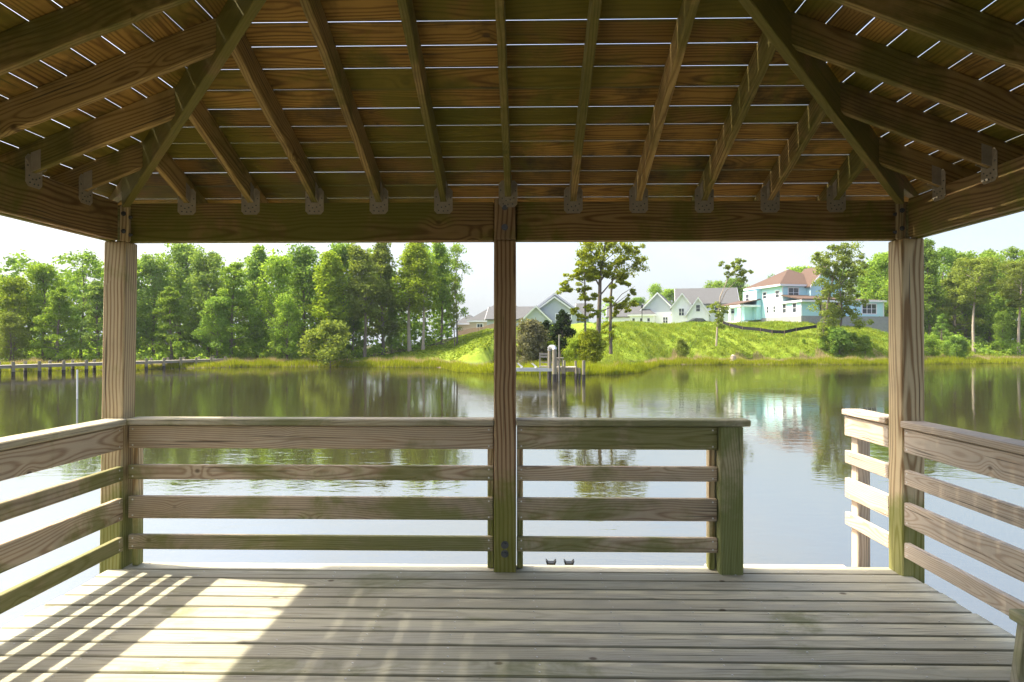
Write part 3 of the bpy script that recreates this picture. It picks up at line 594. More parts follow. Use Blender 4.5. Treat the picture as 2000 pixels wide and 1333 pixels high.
# ------------------------------------------------------------------ houses
class House:
    def __init__(s, name, px, D, label, rz=0, z=None):
        s.p = gpt(px, D)
        if z is not None: s.p.z = z
        s.e = empty(name, s.p, label, 'house', None, rz)
    def wall(s, lo, hi, mat, name='wall'): return MB().box(lo, hi).build(name, M[mat], s.e)
    def gable(s, x0, x1, y0, y1, z0, z1, roof, wall, axis='y', oh=.35, trim='white'):
        """ridge along axis; closes the end walls with triangles and adds barge boards"""
        sw = (lambda a, b, c: (a, b, c)) if axis == 'y' else (lambda a, b, c: (b, a, c))
        if axis == 'y': a0, a1, b0, b1 = x0, x1, y0, y1
        else: a0, a1, b0, b1 = y0, y1, x0, x1
        m_ = (a0 + a1) / 2; sl = (z1 - z0) / (m_ - a0); g = MB()
        g.extrude([sw(a0, b0 + .02, z0), sw(a1, b0 + .02, z0), sw(m_, b0 + .02, z1)], sw(0, b1 - b0 - .04, 0)); g.build('gable_wall', M[wall], s.e)
        for sd in (-1, 1):
            ed = a0 - oh if sd < 0 else a1 + oh
            r = MB().extrude([sw(ed, b0 - oh, z0 - oh * sl + .02), sw(m_, b0 - oh, z1 + .02), sw(m_, b0 - oh, z1 + .24), sw(ed, b0 - oh, z0 - oh * sl + .24)], sw(0, b1 - b0 + 2 * oh, 0)); r.build('roof', M[roof], s.e)
            if trim:
                for bb in (b0 - oh - .06, b1 + oh + .01):
                    MB().extrude([sw(ed, bb, z0 - oh * sl - .12), sw(m_, bb, z1 - .12), sw(m_, bb, z1 + .2), sw(ed, bb, z0 - oh * sl + .2)], sw(0, .05, 0)).build('barge_board', M[trim], s.e)
    def hip(s, x0, x1, y0, y1, z0, z1, roof, oh=.4):
        x0 -= oh; x1 += oh; y0 -= oh; y1 += oh; wx, wy = x1 - x0, y1 - y0; k = min(wx, wy) / 2
        rd = [((x0 + k), (y0 + y1) / 2, z1), ((x1 - k), (y0 + y1) / 2, z1)] if wx >= wy else [((x0 + x1) / 2, y0 + k, z1), ((x0 + x1) / 2, y1 - k, z1)]
        c = [(x0, y0, z0), (x1, y0, z0), (x1, y1, z0), (x0, y1, z0)]; v = c + rd
        f = [(0, 1, 5, 4), (1, 2, 5), (2, 3, 4, 5), (3, 0, 4)] if wx >= wy else [(0, 1, 4), (1, 2, 5, 4), (2, 3, 5), (3, 0, 4, 5)]
        MB().poly(v, f + [(3, 2, 1, 0)]).build('roof', M[roof], s.e)
        MB().box((x0 + .01, y0 + .01, z0 - .3), (x1 - .01, y1 - .01, z0 - .005)).build('fascia', M['white'], s.e)
    def shed(s, x0, x1, y0, y1, za, zb, along, roof, oh=0):
        """lean-to: height za at the low coordinate, zb at the high one, sloping along x or y"""
        q = [(x0, y0), (x1, y0), (x1, y1), (x0, y1)]
        def zz(x, y): return za + (zb - za) * ((x - x0) / (x1 - x0) if along == 'x' else (y - y0) / (y1 - y0))
        v = [(x, y, zz(x, y)) for x, y in q] + [(x, y, zz(x, y) + .18) for x, y in q]
        MB().poly(v, HEX).build('porch_roof', M[roof], s.e)
        MB().box((x0 + .02, y0 + .02, min(za, zb) - .32), (x1 - .02, y1 - .02, min(za, zb) - .01)).build('fascia', M['white'], s.e)
    def window(s, c, w_, h_, face, nx=2, ny=2):
        """frame proud of the wall, pane and bars; face: -x or -y"""
        def bx(u0, u1, v0, v1, t0, t1):
            return ((c[0] + u0, c[1] - t1, c[2] + v0), (c[0] + u1, c[1] - t0, c[2] + v1)) if face == '-y' else ((c[0] - t1, c[1] + u0, c[2] + v0), (c[0] - t0, c[1] + u1, c[2] + v1))
        f = MB(); b = .13
        f.box(*bx(-w_ / 2 - b, w_ / 2 + b, h_, h_ + b, 0, .08)); f.box(*bx(-w_ / 2 - b, w_ / 2 + b, -b, 0, 0, .08))
        f.box(*bx(-w_ / 2 - b, -w_ / 2, 0, h_, 0, .08)); f.box(*bx(w_ / 2, w_ / 2 + b, 0, h_, 0, .08))
        for i in range(1, nx): u = -w_ / 2 + w_ * i / nx; f.box(*bx(u - .04, u + .04, 0, h_, .035, .07))
        for i in range(1, ny): v = h_ * i / ny; f.box(*bx(-w_ / 2, w_ / 2, v - .03, v + .03, .036, .065))
        fo = f.build('window', M['white'], s.e); MB().box(*bx(-w_ / 2, w_ / 2, 0, h_, .005, .03)).build('pane', M['glass'], fo)
    def column(s, x, y, z0, z1, mat='white', w_=.28):
        MB().box((x - w_ / 2, y - w_ / 2, z0), (x + w_ / 2, y + w_ / 2, z1)).build('column', M[mat], s.e)
# teal house: origin at the near corner of its two storey block; local x along the camera-facing wall, local y along the sunlit wall
H = House('teal_house', 1528, 106, 'pale teal two storey house with brown roof and white porch on the bank', R(14.3), 6.25)
H.wall((0, -4.6, -2.2), (17.5, 9, .55), 'stone', 'foundation'); H.wall((0, 0, .55), (9.5, 9, 5.6), 'teal'); H.wall((0, -4.6, .55), (3.2, 0, 2.75), 'teal')
H.wall((-.9, 5.6, .3), (0, 9.6, 5.2), 'teal'); H.wall((7.5, -1.8, .55), (17.3, 6, 3.0), 'teal')
H.hip(-.3, 9.5, 0, 9.4, 5.75, 8.7, 'roofred'); H.gable(4.4, 10.2, -1.0, 4, 5.6, 8.6, 'roofred', 'teal', 'y'); H.wall((4.4, -1.0, .55), (10.2, 0, 5.58), 'teal')
H.shed(-.35, 7.6, -5.2, 0, 2.95, 3.9, 'y', 'roofred'); H.shed(-4.2, -.35, 5.2, 12, 2.75, 3.6, 'x', 'roofred'); H.hip(7.5, 17.3, -1.8, 6, 3.3, 3.9, 'roofred')
H.wall((-2.6, 6.5, .2), (0, 9.6, 2.75), 'teal')
for yy_ in (5.6, 6.1): H.column(-3.9, yy_, 0, 2.5)
H.column(-3.9, 11.6, 0, 2.5); H.column(-3.9, 8.8, 0, 2.5); MB().box((-4.1, 5.4, -.5), (-2.6, 11.8, .08)).build('porch_floor', M['white'], H.e)
H.column(3.6, -4.8, .5, 2.7, 'cedar', .32); H.column(6.6, -4.8, .5, 2.7, 'cedar', .32); H.wall((3.4, -4.3, .56), (7.2, -1.9, 2.7), 'roofdark', 'screen')
for c, w_, h_, fc in [((0, 1.2, 3.75), .9, 1.0, '-x'), ((0, 4.6, 3.75), .9, 1.0, '-x'), ((-.9, 8.2, 3.4), .9, 1.3, '-x'), ((0, -3.1, 1.15), .8, 1.35, '-x'), ((0, -.6, 1.15), .8, 1.35, '-x'), ((0, 2.0, 1.35), .5, 1.0, '-x'), ((0, 3.8, 1.35), .5, 1.0, '-x')]: H.window(c, w_, h_, fc, 1, 2)
H.window((2.0, 0, 3.7), 1.8, 1.45, '-y', 2, 2); H.window((7.0, -1.0, 3.9), 1.1, 1.3, '-y', 2, 2); H.window((14.6, -1.8, 1.15), 2.6, 1.5, '-y', 3, 2)
# corner boards
for x, y, z0, z1 in ((0, 0, .55, 5.4), (17.3, -1.8, .55, 2.9), (0, -4.6, .55, 2.6)):
    MB().box((x - .03, y - .03, z0), (x + .17, y + .003, z1)).build('corner_board', M['white'], H.e)
# white house with three gables
H = House('white_house', 1385, 128, 'large white house with grey roof and triple gables behind the bank', R(-12), 6.0)
H.wall((-6.0, 0, -.4), (5.2, 10, 4.2), 'white'); H.gable(-6.0, 5.2, 0, 10, 4.2, 7.4, 'roofgrey', 'white', 'x')
H.wall((-7.0, -2.4, -.4), (-3.2, 0, 3.6), 'white'); H.gable(-7.0, -3.2, -2.4, 4, 3.6, 6.0, 'roofgrey', 'white', 'y')
H.wall((-4.2, -3.4, -.4), (-.2, -.02, 2.2), 'white'); H.gable(-4.2, -.2, -3.4, 3.0, 2.2, 5.1, 'roofgrey', 'white', 'y')
H.window((-5.2, -2.4, 1.9), .9, 1.3, '-y', 2, 2); H.window((-2.2, -3.4, 2.6), .7, 1.2, '-y', 1, 2); H.window((2.2, 0, 2.3), 2.4, 1.3, '-y', 3, 2)
H.window((-2.2, -3.4, .3), .8, .9, '-y', 1, 2); H.window((4.3, 0, 2.3), .7, 1.3, '-y', 1, 2)
MB().box((-1.0, -.03, 2.2), (3.9, .6, 4.3)).build('dormer', M['white'], H.e)
H = House('white_house', 1290, 138, 'white house with steep gable end beside the lamp post', R(-18), 6.0)
H.wall((-4.4, 0, -.4), (3.2, 9, 3.1), 'white'); H.gable(-4.4, 3.2, 0, 9, 3.1, 7.0, 'roofgrey', 'greywall', 'y')
H.wall((3.2, 1, -.4), (7.2, 9, 2.6), 'white'); H.gable(3.2, 7.0, 1, 9, 2.6, 4.6, 'roofgrey', 'white', 'y')
H.wall((-6.2, -1, -.4), (-1.2, 0, 2.4), 'white'); H.hip(-6.2, -1.2, -1, 4, 2.6, 5.0, 'roofgrey')
for x in (-5.4, -3.8, -2.3): H.window((x, -1, .4), .5, 1.4, '-y', 1, 2)
H.window((4.9, 1, .8), .6, 1.1, '-y', 1, 2); H.window((6.5, 1, .8), .5, 1.1, '-y', 1, 2); H.window((1.0, 0, .8), .9, 1.2, '-y', 2, 2)
H = House('white_house', 1222, 150, 'small white house half hidden by the cypress trunks', R(-10), 6.0)
H.wall((-4, 0, -.5), (4, 8, 2.6), 'white'); H.gable(-4, 4, 0, 8, 2.6, 5.0, 'roofgrey', 'white', 'x')
for x in (.2, 1.6, 3.0): H.window((x, 0, .5), .8, 1.2, '-y', 1, 2)
# grey roofed houses by the middle post
H = House('grey_house', 1083, 118, 'pale grey house with big steep grey gables behind the cedar', R(-6), 4.4)
H.wall((-3.9, 0, -.4), (3.9, 12, 3.6), 'greywall'); H.gable(-3.9, 3.9, 0, 12, 3.6, 6.4, 'roofgrey', 'greywall', 'y')
H.wall((-4.2, 3, -.4), (4.4, 14, 3.8), 'greywall'); H.gable(-4.6, 4.4, 3, 14, 3.8, 7.2, 'roofgrey', 'greywall', 'y')
H.wall((-5.6, -2.2, -.4), (-.6, -.02, 2.2), 'greywall'); H.gable(-5.6, -.6, -2.2, 3, 2.2, 4.6, 'roofgrey', 'greywall', 'y')
H.wall((-12.5, 2, -.4), (-4.7, 10, 2.6), 'greywall'); H.gable(-12.5, -4.3, 2, 10, 2.6, 4.9, 'roofgrey', 'greywall', 'x')
H.wall((4.4, 6, -.4), (6.0, 12, 3.2), 'greywall'); H.gable(3.9, 6.1, 6, 12, 3.3, 5.6, 'roofgrey', 'greywall', 'x')
for x in (-1.0, 0., 1.0): H.window((x + 1.6, 0, 2.4), .7, 1.0, '-y', 1, 2)
H.window((-3.1, -2.2, .6), 1.0, 1.2, '-y', 2, 2)
H = House('tan_house', 968, 124, 'low tan house with long grey roof behind the brown fence', R(-8), 4.2)
H.wall((-5, 0, -.4), (7, 9, 2.6), 'tanwall'); H.hip(-5, 7, 0, 9, 2.7, 6.2, 'roofgrey'); H.wall((-8.2, 3, -.4), (-5, 9, 2.2), 'tanwall'); H.hip(-8.2, -4.4, 3, 9, 2.3, 4.0, 'roofgrey')
for x in (-3, -1, 3): H.window((x, 0, .8), 1.0, 1.2, '-y', 2, 2)
# fence before the tan house: each board its own part
a, b = gpt(893, 112), gpt(968, 109); fe = empty('wooden_fence', a, 'brown board fence at the top of the lawn', 'fence'); dv = (b - a); n = 44
me = MB().box((-.07, -.012, 0), (.07, .012, 1.45)).mesh('fence_board'); me.materials.append(M['fence'])
for i in range(n):
    o = link('fence_board', me, None, fe); k = i / (n - 1); p = a + dv * k; o.location = (p.x - a.x, p.y - a.y, float(ground(p.x, p.y - CAMY)) - a.z); o.rotation_euler.z = math.atan2(dv.y, dv.x)
# lamp post, car, silt fence
p = gpt(1254, 112); e = empty('lamp_post', p, 'tall black lamp post at the top of the green bank', 'lamp post')
MB().tube([(0, 0, 0), (0, 0, 2.9)], .06).build('pole', M['silt'], e); MB().tube([(0, 0, 2.9), (0, 0, 3.05), (0, 0, 3.4), (0, 0, 3.5)], [.08, .19, .2, .05]).build('lantern', M['carpaint'], e)
p = gpt(1364, 121); p.z = 5.7; e = empty('parked_car', p, 'dark car parked in front of the white house with triple gables', 'car', None, R(8))
prof = [(-2.1, .35), (2.1, .35), (2.15, .7), (1.95, .9), (1.1, .98), (.55, 1.42), (-.75, 1.46), (-1.5, 1.02), (-2.05, .95), (-2.15, .7)]
MB().extrude([(x, -.85, z) for x, z in prof], (0, 1.7, 0)).build('body', M['carpaint'], e)
MB().extrude([(x, -.87, z) for x, z in [(.98, 1.0), (.5, 1.36), (-.7, 1.39), (-1.3, 1.03)]], (0, .015, 0)).build('window', M['glass'], e)
for x in (-1.3, 1.3):
    for y in (-.75, .75): MB().tube([(x, y - .1, .33), (x, y + .1, .33)], .33, 12).build('wheel', M['black'], e)
e = empty('silt_fence', gpt(1412, 97), 'sagging black silt fence across the bank below the teal house', 'fence'); o0 = e.location
pts = [(1412, 629, 98), (1425, 634, 97), (1450, 640, 95.5), (1485, 643, 94), (1508, 647, 93), (1532, 648, 92.6), (1555, 643, 93.5), (1595, 637, 95)]
mb = MB(); 
for i in range(len(pts) - 1):
    A, B = [at(q[0], q[2], hz(q[1], q[2])) - o0 for q in pts[i:i + 2]]; mb.poly([A - Vector((0, 0, .3)), B - Vector((0, 0, .3)), B + Vector((0, 0, .13)), A + Vector((0, 0, .13)), A + Vector((0, .02, -.3)), B + Vector((0, .02, -.3)), B + Vector((0, .02, .13)), A + Vector((0, .02, .13))], [(0, 1, 2, 3), (7, 6, 5, 4), (3, 2, 6, 7)])
mb.build('fabric', M['silt'], e)
for q in pts: A = at(q[0], q[2], hz(q[1], q[2])) - o0; MB().box((A.x - .03, A.y - .05, A.z - .6), (A.x + .03, A.y - .01, A.z + .22)).build('stake', M['fence'], e)
p = gpt(1432, 83.2); e = empty('tree_stump', p, 'pale pinkish stump at the edge of the marsh below the bank', 'stump')
MB().tube([(0, 0, -.1), (.05, 0, .35), (0, 0, .8), (.05, .02, .95)], [.42, .36, .3, .16], 9).build('stump', M['palebark'], e)

# ------------------------------------------------------------------ boardwalk, boat lift, dock
A, B = at(-60, 50), at(447, 75.5); dv = (B - A); L = dv.length; u = dv / L; nrm = Vector((u.y, -u.x, 0))
e = empty('boardwalk', A, 'long low grey boardwalk on pilings along the marsh', 'boardwalk', None, math.atan2(u.y, u.x))
pm = MB().tube([(0, 0, -.8), (0, 0, 1.12)], .13, 8).mesh('piling'); pm.materials.append(M['pile']); n = 13
pd = MB().tube([(0, 0, -.8), (0, 0, .32)], .136, 8).mesh('wet_band'); pd.materials.append(M['darkpile'])
for i in range(n):
    for s_ in (-.85, .85):
        o = link('piling', pm, None, e); o.location = (L * (i + .3) / n, s_ + .02 * random.random(), 0); d_ = link('wet_band', pd, None, o)
for s_ in (-.68, .68): MB().box((0, s_ - .025, .58), (L, s_ + .025, .80)).build('stringer', M['planks'], e)
pk = MB().box((-.07, -.75, .803), (.07, .75, .84)).mesh('plank'); pk.materials.append(M['planks'])
for i in range(int(L / .155)): o = link('plank', pk, None, e); o.location.x = .1 + i * .155
p = at(151, 30.5, 0); MB().tube([(0, 0, -.6), (.0, 0, 1.36)], .038, 10).build('marker_pole', M['pvc']).location = p
tag(bpy.data.objects['marker_pole'], 'thin white plastic pole standing alone in the water', 'pole')

p = at(1083, 44); e = empty('boat_lift', p, 'boat lift with two capped pilings and an aluminium cradle', 'boat lift')
def pile(par, x, y, top, r, dark=0, z0=-.8):
    o = MB().tube([(x, y, z0), (x, y, top)], r, 12).build('piling', M['pile'], par)
    if dark: MB().tube([(x, y, z0), (x, y, dark)], r * 1.06, 12).build('dark_sleeve', M['darkpile'], o)
    return o
pile(e, 0, 0, 2.2, .145, .55); pile(e, -.27, 1.5, 2.2, .12, .7)
MB().tube([(0, 0, 2.15), (0, .05, 2.27), (-.07, .5, 2.34), (-.2, 1.2, 2.34), (-.27, 1.45, 2.27), (-.27, 1.5, 2.15)], .15, 10).build('lift_cap', M['alu'], e)
for y_ in (.25, 1.6): MB().box((-3.4, y_ - .06, .72), (-.05, y_ + .06, .92)).build('cradle_beam', M['alu'], e)
for x_ in (-2.2, -1.25): MB().box((x_ - .05, .0, .925), (x_ + .05, 1.9, 1.0)).build('bunk', M['pvc'], e); MB().extrude([(x_ - .3, .1, 1.25), (x_ - .2, .1, 1.3), (x_ + .12, .1, 1.02), (x_ + .02, .1, .97)], (0, .07, 0)).build('bunk_guide', M['pvc'], e)
p = at(1112, 47); e = empty('small_dock', p, 'small weathered dock with a railed bench behind the boat lift', 'dock')
for k in range(10): MB().box((-.9 + k * .15, 0, .86), (-.77 + k * .15, 2.2, .90)).build('plank', M['planks'], e)
MB().box((-.9, -.05, .58), (.75, -.005, .855)).build('fascia', M['pile'], e)
for x_, y_, tp_ in [(-.72, -.2, 1.05), (-.5, -.2, 1.0), (-.36, -.22, 1.4), (.48, -.2, .95), (.7, -.2, .85), (-.7, 2.1, 1.3), (.6, 2.1, 1.3)]: pile(e, x_, y_, tp_, .085, .45)
for x_ in (-2.05, -1.45): MB().box((x_ - .05, 1.6, -.3), (x_ + .05, 1.7, 1.9)).build('post', M['planks'], e)
for z_ in (1.55, 1.75): MB().box((-2.1, 1.56, z_), (-1.4, 1.598, z_ + .13)).build('rail_board', M['planks'], e)
MB().box((-2.1, 1.3, .86), (-.92, 2.3, .92)).build('landing', M['planks'], e); MB().box((-1.95, 1.56, 1.15), (-.9, 1.598, 1.25)).build('rail_board', M['planks'], e)
MB().box((-.9, 1.4, 1.5), (-.3, 1.9, 1.56)).build('fish_table', M['planks'], e)
for x_ in (-.8, -.4): MB().box((x_ - .04, 1.6, .9), (x_ + .04, 1.68, 1.5)).build('table_leg', M['planks'], e)
o = MB().tube([(0, 0, -.8), (0, 0, 1.42)], .11, 12).build('mooring_piling', M['pile']); o.location = at(1140, 45.5); tag(o, 'single mooring piling standing clear of the small dock', 'piling')
MB().tube([(0, 0, -.8), (0, 0, .45)], .116, 12).build('wet_band', M['darkpile'], o)
o = MB().tube([(0, 0, -.8), (0, 0, 3.2)], .045, 8).build('tall_pole', M['planks']); o.location = at(1092, 45.5); tag(o, 'tall thin pole beside the boat lift pilings', 'pole')

# ------------------------------------------------------------------ the pavilion
SL = .38; CT = 1 / math.sqrt(1 + SL * SL); BX = 2.44; BY = .015; ZB = ZD + 2.3025; RV = .14 / CT     # slope, beam inner faces, beam top, rafter depth measured upright
pav = empty('pavilion', (0, BY - BX, ZD), 'timber pavilion with hipped board roof on square posts over the water', 'pavilion')
YF = BY - 2 * BX
def slope_pt(k, a_, h, dz):
    """k: 0 back, 1 left, 2 right, 3 front; a_ along the eave, h inwards from the beam face"""
    z = ZB + SL * h + dz
    return Vector({0: (a_, BY - h, z), 1: (-BX + h, BY - BX + a_, z), 2: (BX - h, BY - BX + a_, z), 3: (a_, YF + h, z)}[k])
INW = {0: Vector((0, -1, 0)), 1: Vector((1, 0, 0)), 2: Vector((-1, 0, 0)), 3: Vector((0, 1, 0))}
SP = .4064
offs = {0: [j * SP for j in range(-5, 6)], 3: [j * SP for j in range(-5, 6)], 1: [BX - BY - .36 - .405 * j + .02 for j in range(11)], 2: [BX - BY - .36 - .405 * j + .02 for j in range(11)]}
# roof boards
PITCH, GAP, TH, OH = .1435, .0034, .0024, .34
for k in range(4):
    iw = INW[k]; up = (iw + Vector((0, 0, SL))).normalized(); nr = (Vector((0, 0, 1)) - iw * SL).normalized(); al = slope_pt(k, 1, 0, 0) - slope_pt(k, 0, 0, 0)
    i = 0
    while True:
        h0 = -OH + i * PITCH * CT; h1 = h0 + (PITCH - GAP) * CT; i += 1
        if h1 > BX - .04: break
        half = BX - (h0 + h1) / 2; cuts = [None]
        on = [q for q in offs[k] if abs(q) < half - .7]
        if on: cuts = [random.choice(on)]
        spans = [(None, None)] if cuts[0] is None else [(None, cuts[0] - .0006), (cuts[0] + .0006, None)]
        for sa, sb in spans:
            g0, g1 = random.uniform(-.0008, .0008), random.uniform(-.0010, .0010); v = []
            for dn in (RV + .001, RV + .001 + TH):
                for left, h, g in ((1, h0, g0), (0, h0, g0), (0, h1, g1), (1, h1, g1)):
                    a_ = (sa if sa is not None else -(BX - h) + .006) if left else (sb if sb is not None else BX - h - .006)
                    v.append(slope_pt(k, a_, h + g, dn))
            am = (v[0] + v[2]) / 2
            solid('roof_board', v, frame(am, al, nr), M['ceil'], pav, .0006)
# rafters
SP = .4064
def rafter(k, a_, hmax):
    iw = INW[k]; v = []
    for dz0, dz1 in ((0, 0), (RV, RV)):
        for s_, st in ((-.019, 0), (.019, 0), (.019, 1), (-.019, 1)):
            aa = a_ + s_; he = min(hmax, BX - abs(aa) - .028); hh = -OH + .02 if st == 0 else he
            v.append(slope_pt(k, aa, hh, dz0))
    nr = slope_pt(k, 1, 0, 0) - slope_pt(k, 0, 0, 0)
    return solid('rafter', v, frame(slope_pt(k, a_, .6, .07), iw + Vector((0, 0, SL)), nr), M['rafter'], pav, .004)
offs = {0: [j * SP for j in range(-5, 6)], 3: [j * SP for j in range(-5, 6)], 1: [BX - BY - .36 - .405 * j + .02 for j in range(11)], 2: [BX - BY - .36 - .405 * j + .02 for j in range(11)]}
for k in range(4):
    for a_ in offs[k]: rafter(k, a_, BX - .03)
# hip rafters
for sx_, sy_ in ((-1, 1), (1, 1), (-1, -1), (1, -1)):
    dg = Vector((-sx_, -sy_, 0)); c0 = Vector((sx_ * BX, BY if sy_ > 0 else YF, 0)); pr = Vector((-dg.y, dg.x, 0)).normalized() * .022; v = []
    for dz in (-.05, RV - .012):
        for s_, h in ((-1, .035), (1, .035), (1, BX - .02), (-1, BX - .02)): q_ = c0 + dg * h + pr * s_; q_.z = ZB + SL * h + dz; v.append(q_)
    mid = c0 + dg * 1.2; mid.z = ZB + SL * 1.2 + .05
    solid('hip_rafter', v, frame(mid, dg + Vector((0, 0, SL)), pr), M['hip'], pav, .004)
for sx_, sy_ in ((-1, 1), (1, 1), (-1, -1), (1, -1)):
    dg = Vector((-sx_, -sy_, 0)); c0 = Vector((sx_ * BX, BY if sy_ > 0 else YF, 0)); pr = Vector((-dg.y, dg.x, 0)).normalized() * .022; v = []
    for dz in (.045, RV - .012):
        for s_, h in ((-1, -OH + .02), (1, -OH + .02), (1, .036), (-1, .036)): q_ = c0 + dg * h + pr * s_; q_.z = ZB + SL * h + dz + (.10 if dz < .1 and h < 0 else 0); v.append(q_)
    mid = c0 - dg * .15; mid.z = ZB + .05
    solid('hip_tail', v, frame(mid, dg + Vector((0, 0, SL)), pr), M['hip'], pav, .003)
# beams (two plies each)
zb0, zb1 = ZD + 2.0586, ZB - .002
board('beam', (-BX + .045, BY, zb0), (-.092, BY + .037, zb1), M['beam'], pav, 0); board('beam', (.052, BY, zb0), (BX - .045, BY + .037, zb1), M['beam'], pav, 0)
board('beam', (-BX - .07, BY + .040, zb0), (BX + .07, BY + .077, zb1), M['beam'], pav, 0)
board('beam', (-BX, YF - .05, zb0), (BX, YF, zb1), M['beam'], pav, 0)
for s_ in (-1, 1):
    xa, xb = sorted((s_ * (BX + .005), s_ * (BX + .042))); board('beam', (xa, YF + .01, zb0 + .001), (xb, -.032, zb1), M['beam'], pav, 1)
    xa, xb = sorted((s_ * (BX + .045), s_ * (BX + .082))); board('beam', (xa, YF - .05, zb0 - .004), (xb, .012, zb1 - .03), M['beam'], pav, 1)
# posts
def post(x0, x1, y0, y1, z0, z1, mat, tilt=0):
    v = [(x + (tilt if z == z0 else 0), y, z) for z in (z0, z1) for x, y in ((x0, y0), (x1, y0), (x1, y1), (x0, y1))]
    o = solid('post', v, frame(((x0 + x1) / 2, (y0 + y1) / 2, (z0 + z1) / 2), (-tilt, 0, z1 - z0), (0, 1, 0)), M[mat], pav, .007)
    return o
def bolt(par, wp, d, r=.017):
    """washer and nut on a face; d = outward direction"""
    d = Vector(d); mb = MB().tube([wp, wp + d * .004], r, 14).tube([wp + d * .004, wp + d * .016], r * .62, 6)
    o = mb.build('bolt', M['bolt'], par); pm = par.matrix_basis.copy(); p = par.parent
    while p is not None: pm = p.matrix_basis @ pm; p = p.parent
    o.matrix_basis = pm.inverted()
    return o
YP0, YP1 = -.03, .108
pl = post(-2.536, -2.400, YP0, YP1, -1.2, zb0 - .002, 'post', -.06); pr_ = post(2.398, 2.534, YP0 - .02, YP1, -1.2, zb0 - .002, 'post')
for s_ in (-1, 1):
    xa, xb = sorted((s_ * 2.385, s_ * 2.439)); u_ = post(xa, xb, YP0 + .002, YP1 - .13 + .03, zb0 - .004, ZB - .02, 'post')
    for z_ in (.17, .06): bolt(u_, Vector((s_ * 2.411, YP0 + .002, zb0 + z_)), (0, -1, 0), .015); bolt(u_, Vector((s_ * 2.385, YP0 + .02, zb0 + z_ - .02)), (-s_, 0, 0), .012)
pc = post(-.088, .048, YP0, YP1, -1.2, zb0 - .003, 'postmid'); pc2 = post(-.086, .046, YP0 - .001, BY + .036, zb0, ZB + .012, 'postmid')
for z_ in (.20, .075): bolt(pc2, Vector((-.02, YP0 - .001, zb0 + z_)), (0, -1, 0), .020)
for z_ in (.115, .17): bolt(pc, Vector((-.02, YP0, ZD + z_)), (0, -1, 0), .024)
for x0, x1 in ((-2.536, -2.40), (2.40, 2.536)): post(x0, x1, YF - .1, YF + .04, -1.2, zb0, 'post')
# rafter hangers
def hanger_mesh():
    mb = MB(); w_, c = .058, .018
    lowp = [(-w_, 0, .0), (w_, 0, .0), (w_, 0, -.055), (w_ - c, 0, -.075), (-w_ + c, 0, -.075), (-w_, 0, -.055)]
    mb.extrude(lowp, (0, -.003, 0))
    for s_ in (-1, 1):
        mb.extrude([(s_ * .021, 0, .0), (s_ * w_, 0, .0), (s_ * w_, 0, .068), (s_ * (w_ - c), 0, .09), (s_ * .021, 0, .09)], (0, -.003, 0))
        mb.extrude([(s_ * .0205, -.003, .0), (s_ * .0235, -.003, .0), (s_ * .0235, -.003, .10), (s_ * .0205, -.003, .10)], (0, -.05, .018))
        mb.extrude([(s_ * .030, -.003, .03), (s_ * .054, -.003, .055), (s_ * .054, -.003, .062), (s_ * .030, -.003, .037)], (0, -.003, 0))
    me = mb.mesh('rafter_hanger'); me.materials.append(M['galv']); return me
hm = hanger_mesh()
sc_ = MB()
for x, z in ((-.035, -.02), (-.012, -.035), (.014, -.03), (.036, -.018), (-.03, -.055), (.028, -.056), (0, -.058), (-.045, .03), (.046, .025)): sc_.tube([(x, -.003, z), (x, -.006, z)], .0045, 6)
scm = sc_.mesh('screw_head'); scm.materials.append(M['bolt'])
def hanger(k, a_, dz=0, out=0):
    o = link('rafter_hanger', hm, None, pav); p = slope_pt(k, a_, out, dz); iw = INW[k]; mt = frame(p + iw * .001, iw.cross(Vector((0, 0, 1))) * -1, (0, 0, 1))
    mt = Matrix((Vector((0, 0, 1)).cross(iw) * 1, -iw, Vector((0, 0, 1)))).transposed().to_4x4(); mt.translation = p + iw * .0015
    o.matrix_basis = pav.matrix_basis.inverted() @ mt; tag(link('screw_head', scm, None, o), kind='stuff')
for a_ in offs[0]:
    if abs(a_) < .01: hanger(0, a_ - .0, .012, .047)
    else: hanger(0, a_, 0)
for k in (1, 2):
    for a_ in offs[k]: hanger(k, a_, -.002, -.005)

# ------------------------------------------------------------------ deck (planks are children of the floor)
deck = empty('deck_floor', (0, -2.4, ZD)); tag(deck, kind='structure')
y = .122; i = 0
while y > -5.2:
    x0, x1 = -2.50 + random.uniform(-.012, .012), 2.468 + random.uniform(-.015, .015); dz = random.uniform(-.0012, .0012)
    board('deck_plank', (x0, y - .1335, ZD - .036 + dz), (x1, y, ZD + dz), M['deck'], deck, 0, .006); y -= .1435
nm_ = MB(); yy_ = .122
while yy_ > -5.2:
    for x in np.arange(-2.3, 2.4, .41):
        for q_ in (.03, .105):
            px2, py2 = float(x) + random.uniform(-.012, .012), yy_ - q_ + random.uniform(-.006, .006); nm_.tube([(px2, py2 + 2.4, .0005), (px2, py2 + 2.4, .0028)], .0046, 6)
    yy_ -= .1435
tag(nm_.build('nail_head', M['nail'], deck), kind='stuff')
for x in np.arange(-2.3, 2.4, .41): board('joist', (x - .019, -5.1, ZD - .27), (x + .019, .09, ZD - .039), M['under'], deck, 1)
board('rim_joist', (-2.45, .092, ZD - .28), (2.45, .128, ZD - .039), M['under'], deck, 0)
for x in (-2.2, 0, 2.2):
    for yv in (-.15, -2.6, -5.0): MB().tube([(x, yv + 2.4, -2.4), (x, yv + 2.4, -.275)], .12, 12).build('support_piling', M['pile'], deck)
for yv in (-.15, -2.6, -5.0): board('cross_beam', (-2.4, yv - .05, ZD - .5), (2.4, yv + .05, ZD - .272), M['under'], deck, 0)
